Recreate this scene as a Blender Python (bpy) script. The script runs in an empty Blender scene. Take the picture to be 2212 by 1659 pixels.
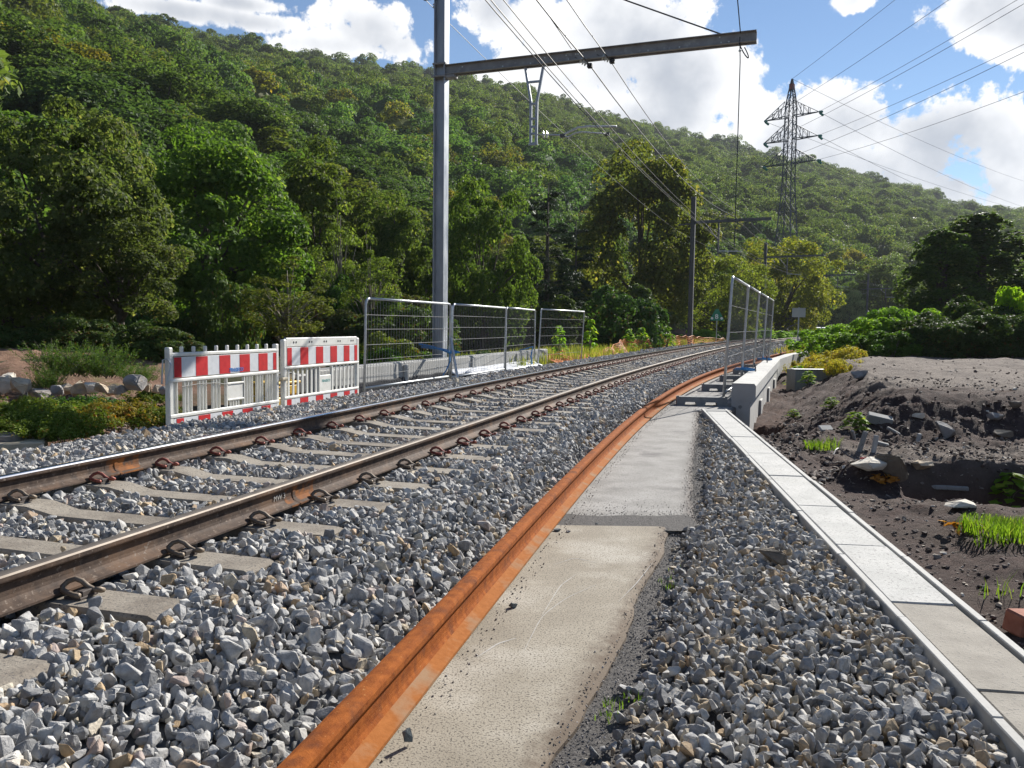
import bpy, bmesh, math, random
import numpy as np
from mathutils import Matrix, Vector, Quaternion

random.seed(7)
RNG = np.random.default_rng(11)
S = bpy.context.scene
COL = S.collection

# ------------------------------------------------------------------ camera, world, sun, exposure
CAM_Z = 1.22
FOCAL = 1790.0 / 2212.0            # focal length over picture width
PITCH = math.atan((829.5 - 700.0) / 1790.0)
ROLL = 0.012
SUN_AZ = math.radians(36.0)        # to the right of +Y
SUN_EL = math.radians(31.0)
EXPOSURE = 0.88

cam_data = bpy.data.cameras.new('camera')
cam = bpy.data.objects.new('camera', cam_data)
COL.objects.link(cam)
cam_data.sensor_fit = 'HORIZONTAL'
cam_data.sensor_width = 36.0
cam_data.lens = 36.0 * FOCAL
cam_data.clip_start = 0.05
cam_data.clip_end = 6000.0
CAM_R = (Matrix.Rotation(math.pi / 2 - PITCH, 4, 'X') @ Matrix.Rotation(ROLL, 4, 'Z'))
cam.matrix_world = Matrix.Translation((0, 0, CAM_Z)) @ CAM_R
S.camera = cam

S.view_settings.view_transform = 'Standard'
S.view_settings.look = 'None'
S.view_settings.exposure = EXPOSURE
S.view_settings.gamma = 1.0
S.view_settings.use_curve_mapping = False

def ray(x, y):
    """direction seen at photo coordinate (x, y) on a 2212 x 1659 picture"""
    return CAM_R.to_3x3() @ Vector(((x - 1106.0) / 1790.0, -(y - 829.5) / 1790.0, -1.0))
def onz(x, y, z):
    d = ray(x, y); t = (z - CAM_Z) / d.z
    return Vector((0, 0, CAM_Z)) + d * t
def ony(x, y, Y):
    d = ray(x, y)
    return Vector((0, 0, CAM_Z)) + d * (Y / d.y)

class NT:
    """tiny helper round a node tree"""
    def __init__(self, nt):
        self.nt = nt; nt.nodes.clear()
    def n(self, kind, **kw):
        nd = self.nt.nodes.new(kind)
        for k, v in kw.items(): setattr(nd, k, v)
        return nd
    def l(self, a, b): self.nt.links.new(a, b)
    def put(self, sock, v):
        if hasattr(v, 'is_output'): self.l(v, sock)
        elif isinstance(v, (tuple, list)) and len(v) == 3 and sock.type == 'RGBA': sock.default_value = (*v, 1)
        else: sock.default_value = v
    def m(self, op, a, b=None, c=None, clamp=False):
        nd = self.n('ShaderNodeMath', operation=op, use_clamp=clamp)
        self.put(nd.inputs[0], a)
        if b is not None: self.put(nd.inputs[1], b)
        if c is not None: self.put(nd.inputs[2], c)
        return nd.outputs[0]
    def mix(self, f, a, b, blend='MIX'):
        nd = self.n('ShaderNodeMix', data_type='RGBA', blend_type=blend)
        self.put(nd.inputs[0], f); self.put(nd.inputs[6], a); self.put(nd.inputs[7], b)
        return nd.outputs[2]
    def rng(self, v, a, b, c=0.0, d=1.0, smooth=False):
        nd = self.n('ShaderNodeMapRange', interpolation_type='SMOOTHSTEP' if smooth else 'LINEAR')
        for i, q in enumerate((v, a, b, c, d)): self.put(nd.inputs[i], q)
        return nd.outputs[0]
    def noise(self, vec, scale, detail=4.0, rough=0.55, dist=0.0):
        nd = self.n('ShaderNodeTexNoise')
        if vec is not None: self.l(vec, nd.inputs['Vector'])
        nd.inputs['Scale'].default_value = scale; nd.inputs['Detail'].default_value = detail
        nd.inputs['Roughness'].default_value = rough; nd.inputs['Distortion'].default_value = dist
        return nd.outputs[0]

def build_world():
    w = bpy.data.worlds.new('World'); S.world = w; w.use_nodes = True
    T = NT(w.node_tree)
    out = T.n('ShaderNodeOutputWorld')
    sky = T.n('ShaderNodeTexSky', sky_type='NISHITA')
    sky.sun_disc = False; sky.sun_elevation = SUN_EL; sky.sun_rotation = SUN_AZ
    sky.altitude = 200; sky.air_density = 1.0; sky.dust_density = 0.0; sky.ozone_density = 4.0
    bg = T.n('ShaderNodeBackground')
    tc = T.n('ShaderNodeTexCoord'); d = tc.outputs['Generated']
    sx = T.n('ShaderNodeSeparateXYZ'); T.l(d, sx.inputs[0])
    az = T.m('ARCTAN2', sx.outputs[0], sx.outputs[1])
    el = T.m('ARCSINE', sx.outputs[2])
    # clouds: (photo x, photo y, half width, half height) turned into compass bearing and height
    blobs = [(1300, 90, 270, 170), (1470, 180, 170, 130), (1400, 270, 240, 80), (1180, 170, 190, 60), (1080, 40, 120, 70),
             (1700, 330, 160, 130), (1850, 265, 150, 95), (2030, 300, 190, 95), (2180, 350, 150, 90), (1960, 370, 300, 80),
             (2360, 370, 180, 120), (1930, 400, 330, 60), (2140, 410, 260, 90), (1800, 360, 160, 80),
             (800, 60, 150, 62), (690, 95, 130, 38), (860, 95, 110, 46), (400, 25, 200, 28), (560, 50, 130, 26), (520, 8, 120, 22),
             (2160, 15, 150, 75), (2260, 40, 120, 80), (1838, 0, 55, 30), (1640, -200, 300, 90), (700, -260, 380, 110)]
    cx = T.n('ShaderNodeCombineXYZ'); T.l(az, cx.inputs[0]); T.l(el, cx.inputs[1]); ae = cx.outputs[0]
    acc = None
    for bx, by, bw, bh in blobs:
        v = ray(bx, by).normalized(); a0 = math.atan2(v.x, v.y); e0 = math.asin(v.z)
        ra = bw / 1790.0; re = bh / 1790.0
        ma = T.n('ShaderNodeVectorMath', operation='MULTIPLY_ADD'); T.l(ae, ma.inputs[0])
        ma.inputs[1].default_value = (1 / ra, 1 / re, 0); ma.inputs[2].default_value = (-a0 / ra, -e0 / re, 0)
        dp = T.n('ShaderNodeVectorMath', operation='DOT_PRODUCT'); T.l(ma.outputs[0], dp.inputs[0]); T.l(ma.outputs[0], dp.inputs[1])
        acc = dp.outputs['Value'] if acc is None else T.m('SMOOTH_MIN', acc, dp.outputs['Value'], 0.35)
    acc = T.m('SUBTRACT', 1.0, acc)
    # elsewhere in the sky: scattered cumulus of the same kind
    gen = T.rng(T.noise(d, 3.2, 3.0), 0.50, 0.72, -1.2, 1.0)
    behind = T.m('MAXIMUM', T.rng(T.m('ABSOLUTE', az), 0.72, 0.95), T.rng(el, 0.50, 0.70))
    gen = T.m('ADD', T.m('MULTIPLY', T.m('ADD', gen, 3.0), behind), -3.0)
    acc = T.m('MAXIMUM', acc, gen)
    acc = T.m('MAXIMUM', acc, -1.6)
    n1 = T.noise(d, 9.0, 9.0, 0.62, 0.35)
    n2 = T.noise(d, 26.0, 6.0, 0.6, 0.2)
    dens = T.m('ADD', T.m('MULTIPLY', acc, 0.60), T.m('MULTIPLY', T.m('SUBTRACT', n1, 0.53), 2.3))
    dens = T.m('ADD', dens, T.m('MULTIPLY', T.m('SUBTRACT', n2, 0.5), 1.15))
    dens = T.m('ADD', dens, T.m('MULTIPLY', T.m('SUBTRACT', T.noise(d, 70.0, 5.0, 0.65), 0.5), 0.6))
    alpha = T.rng(dens, 0.0, 0.22, smooth=True)
    thick = T.rng(T.m('ADD', T.m('MULTIPLY', acc, 0.75), T.m('MULTIPLY', T.m('SUBTRACT', T.noise(d, 7.0, 5.0), 0.5), 1.7)), 0.36, 1.05, smooth=True)
    cc = T.mix(thick, (0.62, 0.62, 0.62), (0.30, 0.32, 0.355))
    cc = T.mix(T.rng(n2, 0.3, 0.7), T.mix(1.0, cc, (0.92, 0.93, 0.95), 'MULTIPLY'), cc)
    skyc = T.mix(1.0, sky.outputs[0], (0.060, 0.060, 0.060), 'MULTIPLY')
    res = T.mix(T.m('MULTIPLY', alpha, 0.97), skyc, cc)
    T.l(res, bg.inputs[0]); bg.inputs[1].default_value = 1.0
    T.l(bg.outputs[0], out.inputs[0])
build_world()
S.world.cycles.sampling_method = 'NONE'

sun_data = bpy.data.lights.new('sun', 'SUN'); sun = bpy.data.objects.new('sun', sun_data); COL.objects.link(sun)
sun_data.energy = 5.0; sun_data.angle = math.radians(0.53); sun_data.color = (1.0, 0.955, 0.88)
SUN_DIR = Vector((math.sin(SUN_AZ) * math.cos(SUN_EL), math.cos(SUN_AZ) * math.cos(SUN_EL), math.sin(SUN_EL)))
sun.rotation_euler = (-SUN_DIR).to_track_quat('-Z', 'Y').to_euler()
sun.location = (30, 30, 60)

# ------------------------------------------------------------------ helpers
def tag(o, label=None, cat=None, group=None, kind=None):
    if label: o['label'] = label
    if cat: o['category'] = cat
    if group: o['group'] = group
    if kind: o['kind'] = kind
    return o

def thing(name, label, cat, loc=(0, 0, 0), rotz=0.0, group=None):
    o = bpy.data.objects.new(name, None); COL.objects.link(o)
    o.location = loc; o.rotation_euler = (0, 0, rotz); o.empty_display_size = 0.1
    return tag(o, label, cat, group)

def link(name, me, mats=None, parent=None):
    o = bpy.data.objects.new(name, me); COL.objects.link(o)
    if mats is not None and not me.materials:
        for m in (mats if isinstance(mats, (list, tuple)) else [mats]): me.materials.append(m)
    if parent: o.parent = parent
    return o

def npmesh(name, v, f, attrs=None, smooth=False):
    """mesh from numpy arrays; f is (n,3) or (n,4)"""
    me = bpy.data.meshes.new(name)
    v = np.asarray(v, np.float32); f = np.asarray(f, np.int32); k = f.shape[1]
    me.vertices.add(len(v)); me.vertices.foreach_set('co', v.ravel())
    me.loops.add(f.size); me.loops.foreach_set('vertex_index', f.ravel())
    me.polygons.add(len(f))
    me.polygons.foreach_set('loop_start', np.arange(0, f.size, k, dtype=np.int32))
    me.polygons.foreach_set('loop_total', np.full(len(f), k, np.int32))
    me.update(calc_edges=True)
    me.polygons.foreach_set('use_smooth', np.full(len(f), smooth, bool))
    for nm, (dom, arr) in (attrs or {}).items():
        a = me.attributes.new(nm, 'FLOAT', dom); a.data.foreach_set('value', np.asarray(arr, np.float32).ravel())
    return me

class MB:
    """collects boxes, tubes, prisms into one mesh"""
    def __init__(self, T=None):
        self.v = []; self.f = []; self.mi = []; self.T = T or Matrix()
    def add(self, vs, fs, mi=0):
        b = len(self.v)
        self.v += [self.T @ Vector(p) for p in vs]
        for q in fs: self.f.append([b + i for i in q]); self.mi.append(mi)
        return self
    def box(self, x0, x1, y0, y1, z0, z1, mi=0, M=None):
        vs = [Vector((x, y, z)) for z in (z0, z1) for y in (y0, y1) for x in (x0, x1)]
        if M is not None: vs = [M @ p for p in vs]
        return self.add(vs, [(0, 2, 3, 1), (4, 5, 7, 6), (0, 1, 5, 4), (1, 3, 7, 5), (3, 2, 6, 7), (2, 0, 4, 6)], mi)
    def bar(self, a, b, w, h, mi=0, up=(0, 0, 1)):
        a = Vector(a); b = Vector(b); d = (b - a); L = d.length; d.normalize()
        s = d.cross(Vector(up));
        if s.length < 1e-4: s = d.cross(Vector((1, 0, 0)))
        s.normalize(); u = s.cross(d)
        vs = [p + s * (i * w / 2) + u * (j * h / 2) for p in (a, b) for i, j in ((-1, -1), (1, -1), (1, 1), (-1, 1))]
        return self.add(vs, [(0, 1, 2, 3), (7, 6, 5, 4), (0, 4, 5, 1), (1, 5, 6, 2), (2, 6, 7, 3), (3, 7, 4, 0)], mi)
    def tube(self, pts, r, n=6, mi=0, closed=False):
        pts = [Vector(p) for p in pts]; k = len(pts); rs = r if isinstance(r, (list, tuple)) else [r] * k
        vs = []; fs = []; ref = None
        for i, p in enumerate(pts):
            if closed: t = pts[(i + 1) % k] - pts[i - 1]
            else: t = pts[min(i + 1, k - 1)] - pts[max(i - 1, 0)]
            t.normalize()
            if ref is None: ref = t.orthogonal().normalized()
            ref = (ref - t * ref.dot(t)); ref = ref.normalized() if ref.length > 1e-5 else t.orthogonal().normalized()
            b = t.cross(ref)
            for j in range(n):
                a = 2 * math.pi * j / n
                vs.append(p + (ref * math.cos(a) + b * math.sin(a)) * rs[i])
        for i in range(k if closed else k - 1):
            q = (i + 1) % k
            for j in range(n):
                fs.append((i * n + j, i * n + (j + 1) % n, q * n + (j + 1) % n, q * n + j))
        if not closed: fs += [tuple(range(n - 1, -1, -1)), tuple((k - 1) * n + j for j in range(n))]
        return self.add(vs, fs, mi)
    def prism(self, poly, a, b, ax, ay, mi=0):
        """poly in (ax, ay) plane swept from point a to b"""
        a = Vector(a); b = Vector(b); ax = Vector(ax); ay = Vector(ay); n = len(poly)
        vs = [o + ax * p[0] + ay * p[1] for o in (a, b) for p in poly]
        fs = [(i, (i + 1) % n, n + (i + 1) % n, n + i) for i in range(n)] + [tuple(range(n - 1, -1, -1)), tuple(range(n, 2 * n))]
        return self.add(vs, fs, mi)
    def lathe(self, prof, n=16, c=(0, 0, 0), mi=0):
        c = Vector(c); vs = []; fs = []
        for r, z in prof:
            for j in range(n):
                a = 2 * math.pi * j / n; vs.append(c + Vector((r * math.cos(a), r * math.sin(a), z)))
        for i in range(len(prof) - 1):
            for j in range(n): fs.append((i * n + j, i * n + (j + 1) % n, (i + 1) * n + (j + 1) % n, (i + 1) * n + j))
        fs += [tuple(range(n - 1, -1, -1)), tuple((len(prof) - 1) * n + j for j in range(n))]
        return self.add(vs, fs, mi)
    def mesh(self, name, bevel=0.0, smooth=False, seg=1):
        me = bpy.data.meshes.new(name); bm = bmesh.new()
        vv = [bm.verts.new(p) for p in self.v]
        for q, m in zip(self.f, self.mi):
            try: fc = bm.faces.new([vv[i] for i in q]); fc.material_index = m; fc.smooth = smooth
            except ValueError: pass
        bmesh.ops.recalc_face_normals(bm, faces=bm.faces)
        if bevel: bmesh.ops.bevel(bm, geom=bm.edges[:], offset=bevel, segments=seg, affect='EDGES', profile=0.6, clamp_overlap=True)
        bm.to_mesh(me); bm.free(); return me
    def build(self, name, mats, parent=None, bevel=0.0, smooth=False, seg=1):
        return link(name, self.mesh(name, bevel, smooth, seg), mats, parent)

def smoothstep(t):
    t = np.clip(t, 0, 1); return t * t * (3 - 2 * t)

def vnoise(x, y, scale, seed=0, oct=4, gain=0.5):
    """value noise fbm, vectorised, about -1..1"""
    x = np.asarray(x, float) * scale; y = np.asarray(y, float) * scale
    out = np.zeros_like(x); amp = 1.0; tot = 0
    for o in range(oct):
        xi = np.floor(x).astype(np.int64); yi = np.floor(y).astype(np.int64); fx = x - xi; fy = y - yi
        fx = fx * fx * (3 - 2 * fx); fy = fy * fy * (3 - 2 * fy)
        def h(a, b):
            q = (a * 374761393 + b * 668265263 + (seed + o) * 1442695041) & 0xffffffff
            q = ((q ^ (q >> 13)) * 1274126177) & 0xffffffff
            return ((q ^ (q >> 16)) & 0xffff) / 32767.5 - 1
        out += amp * ((h(xi, yi) * (1 - fx) + h(xi + 1, yi) * fx) * (1 - fy) + (h(xi, yi + 1) * (1 - fx) + h(xi + 1, yi + 1) * fx) * fy)
        tot += amp; amp *= gain; x = x * 2.03 + 17.3; y = y * 2.03 - 9.1
    return out / tot

# ------------------------------------------------------------------ materials
def mat(name, c1, c2=None, scale=8.0, rough=0.7, metal=0.0, bump=0.0, bscale=None, c3=None, s3=1.2, t3=(0.5, 0.7), spec=0.5,
        detail=6.0, rvar=0.0, coords='world', speck=None, speck_scale=200.0, speck_t=(0.62, 0.70), stretch=None, dirt=None):
    m = bpy.data.materials.new(name); m.use_nodes = True
    T = NT(m.node_tree)
    out = T.n('ShaderNodeOutputMaterial'); p = T.n('ShaderNodeBsdfPrincipled'); T.l(p.outputs[0], out.inputs[0])
    if coords == 'world': vec = T.n('ShaderNodeNewGeometry').outputs['Position']
    else: vec = T.n('ShaderNodeTexCoord').outputs['Object']
    if stretch:
        mp = T.n('ShaderNodeMapping'); mp.inputs['Scale'].default_value = stretch; T.l(vec, mp.inputs[0]); vec = mp.outputs[0]
    n1 = T.noise(vec, scale, detail)
    col = T.mix(T.rng(n1, 0.3, 0.7), c1, c2 or c1)
    if c3: col = T.mix(T.rng(T.noise(vec, s3, 5.0, 0.6), t3[0], t3[1]), col, c3)
    if speck: col = T.mix(T.rng(T.noise(vec, speck_scale, 2.0), speck_t[0], speck_t[1]), col, speck)
    if dirt:
        da = T.n('ShaderNodeAttribute', attribute_name='dirt').outputs['Fac']
        col = T.mix(T.rng(T.m('ADD', da, T.m('MULTIPLY', T.m('SUBTRACT', T.noise(vec, 14.0, 6.0, 0.7), 0.5), 1.1)), 0.35, 0.85), col, dirt)
    T.put(p.inputs['Base Color'], col)
    p.inputs['Metallic'].default_value = metal; p.inputs['Specular IOR Level'].default_value = spec
    if rvar: T.put(p.inputs['Roughness'], T.rng(n1, 0.3, 0.7, rough - rvar, rough + rvar))
    else: p.inputs['Roughness'].default_value = rough
    if bump:
        b = T.n('ShaderNodeBump'); b.inputs['Strength'].default_value = 1.0; b.inputs['Distance'].default_value = bump
        T.l(T.noise(vec, bscale or scale * 3, 6.0, 0.65), b.inputs['Height']); T.l(b.outputs[0], p.inputs['Normal'])
    return m

def leaf_mat(name, c1, c2, c3=None, trans=0.35, rough=0.6, spec=0.12, varr=0.30):
    """foliage: colour varies leaf by leaf (rnd), by object colour and by object"""
    m = bpy.data.materials.new(name); m.use_nodes = True
    T = NT(m.node_tree); out = T.n('ShaderNodeOutputMaterial')
    a = T.n('ShaderNodeAttribute', attribute_name='rnd'); oi = T.n('ShaderNodeObjectInfo')
    f = a.outputs['Fac']
    col = T.mix(f, c1, c2)
    if c3: col = T.mix(T.rng(f, 0.86, 0.93), col, c3)
    col = T.mix(1.0, col, oi.outputs['Color'], 'MULTIPLY')
    k = T.rng(oi.outputs['Random'], 0, 1, 1 - varr, 1 + varr)
    mm = T.n('ShaderNodeCombineColor'); T.l(k, mm.inputs[0]); T.l(k, mm.inputs[1]); T.l(k, mm.inputs[2])
    col = T.mix(1.0, col, mm.outputs[0], 'MULTIPLY')
    p = T.n('ShaderNodeBsdfPrincipled'); T.l(col, p.inputs['Base Color'])
    p.inputs['Roughness'].default_value = rough; p.inputs['Specular IOR Level'].default_value = spec
    tr = T.n('ShaderNodeBsdfTranslucent')
    T.l(T.mix(1.0, col, (1.5, 1.55, 0.75), 'MULTIPLY'), tr.inputs[0])
    mx = T.n('ShaderNodeMixShader'); mx.inputs[0].default_value = trans
    T.l(p.outputs[0], mx.inputs[1]); T.l(tr.outputs[0], mx.inputs[2]); T.l(mx.outputs[0], out.inputs[0])
    return m

def stone_mat(name, ramp, bump=0.004):
    m = bpy.data.materials.new(name); m.use_nodes = True
    T = NT(m.node_tree); out = T.n('ShaderNodeOutputMaterial'); p = T.n('ShaderNodeBsdfPrincipled'); T.l(p.outputs[0], out.inputs[0])
    a = T.n('ShaderNodeAttribute', attribute_name='tone', attribute_type='INSTANCER')
    cr = T.n('ShaderNodeValToRGB'); T.l(a.outputs['Fac'], cr.inputs[0])
    e = cr.color_ramp.elements
    while len(e) > 1: e.remove(e[-1])
    e[0].position = ramp[0][0]; e[0].color = (*ramp[0][1], 1)
    for pos, c in ramp[1:]:
        q = e.new(pos); q.color = (*c, 1)
    vec = T.n('ShaderNodeNewGeometry').outputs['Position']
    n = T.noise(vec, 45.0, 3.0, 0.65)
    col = T.mix(T.rng(n, 0.3, 0.7), T.mix(1.0, cr.outputs[0], (0.72, 0.72, 0.72), 'MULTIPLY'), T.mix(1.0, cr.outputs[0], (1.2, 1.2, 1.2), 'MULTIPLY'))
    T.l(col, p.inputs['Base Color']); p.inputs['Roughness'].default_value = 0.85; p.inputs['Specular IOR Level'].default_value = 0.25
    b = T.n('ShaderNodeBump'); b.inputs['Distance'].default_value = bump; T.l(T.noise(vec, 90.0, 3.0, 0.7), b.inputs['Height']); T.l(b.outputs[0], p.inputs['Normal'])
    return m

M = {}
M['stone'] = stone_mat('ballast stone', [(0.0, (0.17, 0.17, 0.17)), (0.25, (0.31, 0.305, 0.30)), (0.5, (0.44, 0.43, 0.41)), (0.72, (0.56, 0.54, 0.50)),
                                         (0.80, (0.50, 0.43, 0.32)), (0.88, (0.40, 0.28, 0.16)), (0.93, (0.38, 0.31, 0.28)), (1.0, (0.60, 0.57, 0.50))])
M['stone2'] = stone_mat('darker ballast stone', [(0.0, (0.16, 0.16, 0.16)), (0.3, (0.29, 0.285, 0.28)), (0.58, (0.42, 0.41, 0.39)), (0.74, (0.52, 0.49, 0.44)),
                                         (0.82, (0.44, 0.36, 0.25)), (0.9, (0.34, 0.24, 0.14)), (1.0, (0.52, 0.48, 0.41))])
M['rubble'] = stone_mat('rubble stone', [(0.0, (0.05, 0.034, 0.03)), (0.45, (0.12, 0.088, 0.075)), (0.75, (0.22, 0.18, 0.15)), (0.92, (0.40, 0.34, 0.27)), (1.0, (0.58, 0.54, 0.47))])
M['grit'] = stone_mat('grit', [(0.0, (0.14, 0.125, 0.115)), (0.6, (0.25, 0.225, 0.205)), (1.0, (0.42, 0.39, 0.36))], 0.001)
M['bed'] = mat('ballast bed fines', (0.09, 0.095, 0.10), (0.17, 0.175, 0.18), 30, 0.95, bump=0.02, bscale=25, spec=0.1)
M['concrete_new'] = mat('new concrete', (0.36, 0.355, 0.335), (0.46, 0.45, 0.425), 3.0, 0.85, bump=0.002, bscale=60, c3=(0.40, 0.40, 0.39), s3=1.5, t3=(0.55, 0.75), speck=(0.33, 0.33, 0.33), speck_scale=120, speck_t=(0.66, 0.72))
M['concrete_lid'] = mat('lid concrete', (0.34, 0.34, 0.325), (0.45, 0.445, 0.425), 5.0, 0.85, bump=0.003, bscale=90, c3=(0.38, 0.375, 0.35), s3=2.3, t3=(0.55, 0.72), speck=(0.24, 0.235, 0.225), speck_scale=60, speck_t=(0.58, 0.66))
M['concrete_dirty'] = mat('dirty lid concrete', (0.21, 0.19, 0.16), (0.30, 0.275, 0.235), 9.0, 0.9, bump=0.003, bscale=90, speck=(0.15, 0.14, 0.13), speck_scale=90, speck_t=(0.62, 0.7))
M['concrete_grey'] = mat('weathered grey concrete', (0.20, 0.20, 0.195), (0.29, 0.29, 0.28), 6.0, 0.9, bump=0.003, bscale=70, stretch=(1, 1, 0.3), speck=(0.10, 0.10, 0.10), speck_scale=80, speck_t=(0.63, 0.7))
M['sleeper'] = mat('sleeper concrete', (0.21, 0.18, 0.145), (0.30, 0.265, 0.215), 7.0, 0.9, bump=0.004, bscale=60, c3=(0.14, 0.115, 0.09), s3=3.2, t3=(0.48, 0.68), speck=(0.10, 0.09, 0.08), speck_scale=90, speck_t=(0.58, 0.66))
M['slab'] = mat('old slab concrete', (0.235, 0.20, 0.15), (0.345, 0.305, 0.24), 2.6, 0.92, bump=0.002, bscale=160, c3=(0.44, 0.405, 0.345), s3=1.3, t3=(0.50, 0.70), speck=(0.10, 0.085, 0.065), speck_scale=130, speck_t=(0.55, 0.61), dirt=(0.12, 0.088, 0.06))
M['slab_far'] = mat('grey path surface', (0.20, 0.19, 0.175), (0.33, 0.315, 0.295), 3.5, 0.92, bump=0.004, bscale=120, c3=(0.13, 0.12, 0.115), s3=1.8, t3=(0.56, 0.70), speck=(0.09, 0.085, 0.08), speck_scale=90, speck_t=(0.58, 0.66), dirt=(0.10, 0.085, 0.075))
M['asphalt'] = mat('crumbled asphalt', (0.050, 0.046, 0.044), (0.105, 0.096, 0.09), 40, 0.95, bump=0.012, bscale=70, speck=(0.22, 0.21, 0.20), speck_scale=130, speck_t=(0.66, 0.70))
M['scratch'] = mat('pale scratch in concrete', (0.46, 0.44, 0.41), (0.36, 0.34, 0.31), 60, 0.95)
M['rail_side'] = mat('brown railway steel', (0.045, 0.031, 0.025), (0.11, 0.075, 0.055), 22, 0.75, 0.1, spec=0.25, bump=0.001, bscale=120, c3=(0.17, 0.10, 0.06), s3=3.5, t3=(0.52, 0.72), speck=(0.19, 0.15, 0.12), speck_scale=60, speck_t=(0.62, 0.70))
M['rail_top'] = mat('polished rail head', (0.50, 0.49, 0.50), (0.62, 0.61, 0.61), 20, 0.17, 1.0, stretch=(30, 1, 1))
M['rail_dull'] = mat('dull rail head', (0.13, 0.105, 0.085), (0.20, 0.17, 0.14), 12, 0.5, 0.55)
M['rust'] = mat('orange rust', (0.18, 0.048, 0.011), (0.33, 0.10, 0.021), 28, 0.9, 0.0, spec=0.1, bump=0.002, bscale=190, c3=(0.13, 0.045, 0.02), s3=8, t3=(0.54, 0.72), speck=(0.36, 0.17, 0.06), speck_scale=90, speck_t=(0.68, 0.73))
M['rust_foot'] = mat('dusty rust on rail foot', (0.26, 0.09, 0.022), (0.34, 0.125, 0.035), 40, 0.9, 0.0, spec=0.1, bump=0.001, bscale=120, c3=(0.27, 0.17, 0.10), s3=5, t3=(0.48, 0.66))
M['rust_weld'] = mat('brown rust round a weld', (0.07, 0.042, 0.03), (0.34, 0.125, 0.032), 9, 0.85, 0.0, spec=0.2, c3=(0.08, 0.055, 0.042), s3=12, t3=(0.50, 0.60))
M['clip_red'] = mat('red oxide clip steel', (0.20, 0.045, 0.030), (0.28, 0.085, 0.06), 40, 0.6, 0.2, coords='obj')
M['clip_brown'] = mat('brown clip steel', (0.13, 0.10, 0.075), (0.22, 0.175, 0.13), 40, 0.6, 0.3, coords='obj')
M['clip_seat'] = mat('dark clip shoulder', (0.05, 0.04, 0.035), (0.09, 0.07, 0.06), 40, 0.8)
M['galv'] = mat('galvanised steel', (0.34, 0.36, 0.385), (0.50, 0.52, 0.54), 5.0, 0.5, 0.55, c3=(0.60, 0.61, 0.62), s3=2.2, t3=(0.55, 0.75), rvar=0.1, stretch=(1, 1, 0.35))
M['galv_tube'] = mat('galvanised tube', (0.44, 0.46, 0.47), (0.58, 0.60, 0.61), 15, 0.45, 0.6)
M['mesh_wire'] = mat('dull mesh wire', (0.10, 0.105, 0.11), (0.17, 0.175, 0.18), 15, 0.7, 0.2)
M['steel_dark'] = mat('weathered dark steel', (0.095, 0.095, 0.10), (0.16, 0.155, 0.155), 3.0, 0.65, 0.4, stretch=(1, 1, 0.3))
M['beam'] = mat('grey beam steel', (0.25, 0.245, 0.24), (0.36, 0.35, 0.34), 6.0, 0.65, 0.15, c3=(0.46, 0.45, 0.43), s3=9, t3=(0.58, 0.75))
M['wire'] = mat('dark cable', (0.045, 0.05, 0.055), (0.09, 0.09, 0.09), 30, 0.6, 0.5)
M['wire_copper'] = mat('contact wire', (0.06, 0.055, 0.05), (0.10, 0.09, 0.08), 30, 0.6, 0.2, spec=0.2)
M['insul'] = mat('glass insulator', (0.62, 0.66, 0.64), (0.75, 0.78, 0.76), 10, 0.2)
M['insul_green'] = mat('green glass insulator', (0.04, 0.22, 0.19), (0.07, 0.30, 0.26), 10, 0.25)
M['pylon'] = mat('pylon steel', (0.075, 0.085, 0.10), (0.13, 0.14, 0.155), 0.6, 0.6, 0.4)
M['pylon_red'] = mat('red pylon paint', (0.30, 0.07, 0.05), (0.22, 0.06, 0.05), 2, 0.6)
M['plastic_white'] = mat('off white plastic', (0.66, 0.65, 0.59), (0.76, 0.75, 0.70), 9, 0.5, c3=(0.55, 0.52, 0.46), s3=5, t3=(0.58, 0.78), spec=0.4)
M['refl_white'] = mat('silver reflective sheet', (0.60, 0.62, 0.64), (0.68, 0.69, 0.70), 20, 0.45, c3=(0.50, 0.51, 0.52), s3=7, t3=(0.58, 0.75))
M['refl_red'] = mat('red reflective sheet', (0.46, 0.012, 0.018), (0.58, 0.03, 0.032), 14, 0.5, spec=0.25, c3=(0.36, 0.03, 0.03), s3=8, t3=(0.56, 0.7))
M['blue_print'] = mat('blue print', (0.01, 0.16, 0.50), None, 5, 0.5)
M['green_print'] = mat('faded green print', (0.10, 0.34, 0.32), None, 5, 0.6)
M['black'] = mat('black membrane', (0.012, 0.013, 0.018), (0.024, 0.026, 0.034), 14, 0.8, spec=0.15)
M['blackrubber'] = mat('black rubber', (0.015, 0.015, 0.016), (0.03, 0.03, 0.03), 14, 0.6)
M['white_sheet'] = mat('white geotextile', (0.60, 0.62, 0.66), (0.68, 0.69, 0.72), 3, 0.8)
M['yellow'] = mat('yellow paint', (0.62, 0.36, 0.02), (0.70, 0.43, 0.04), 6, 0.5)
M['blue_strap'] = mat('blue strap', (0.02, 0.16, 0.42), (0.05, 0.26, 0.55), 20, 0.6)
M['orange_net'] = mat('orange plastic net', (0.85, 0.30, 0.08), (0.90, 0.42, 0.18), 8, 0.6)
M['sign_green'] = mat('green sign enamel', (0.005, 0.19, 0.10), (0.01, 0.23, 0.13), 8, 0.4)
M['sign_white'] = mat('white sign paint', (0.78, 0.80, 0.78), None, 8, 0.5)
M['sign_back'] = mat('grey sign back', (0.40, 0.41, 0.40), (0.48, 0.48, 0.46), 5, 0.6, 0.2)
M['soil'] = None
M['bark'] = mat('bark', (0.055, 0.045, 0.035), (0.12, 0.10, 0.08), 9, 0.95, bump=0.02, bscale=20, stretch=(1, 1, 0.3))
M['bark_pale'] = mat('pale bark', (0.15, 0.13, 0.10), (0.26, 0.23, 0.18), 12, 0.95)
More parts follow.
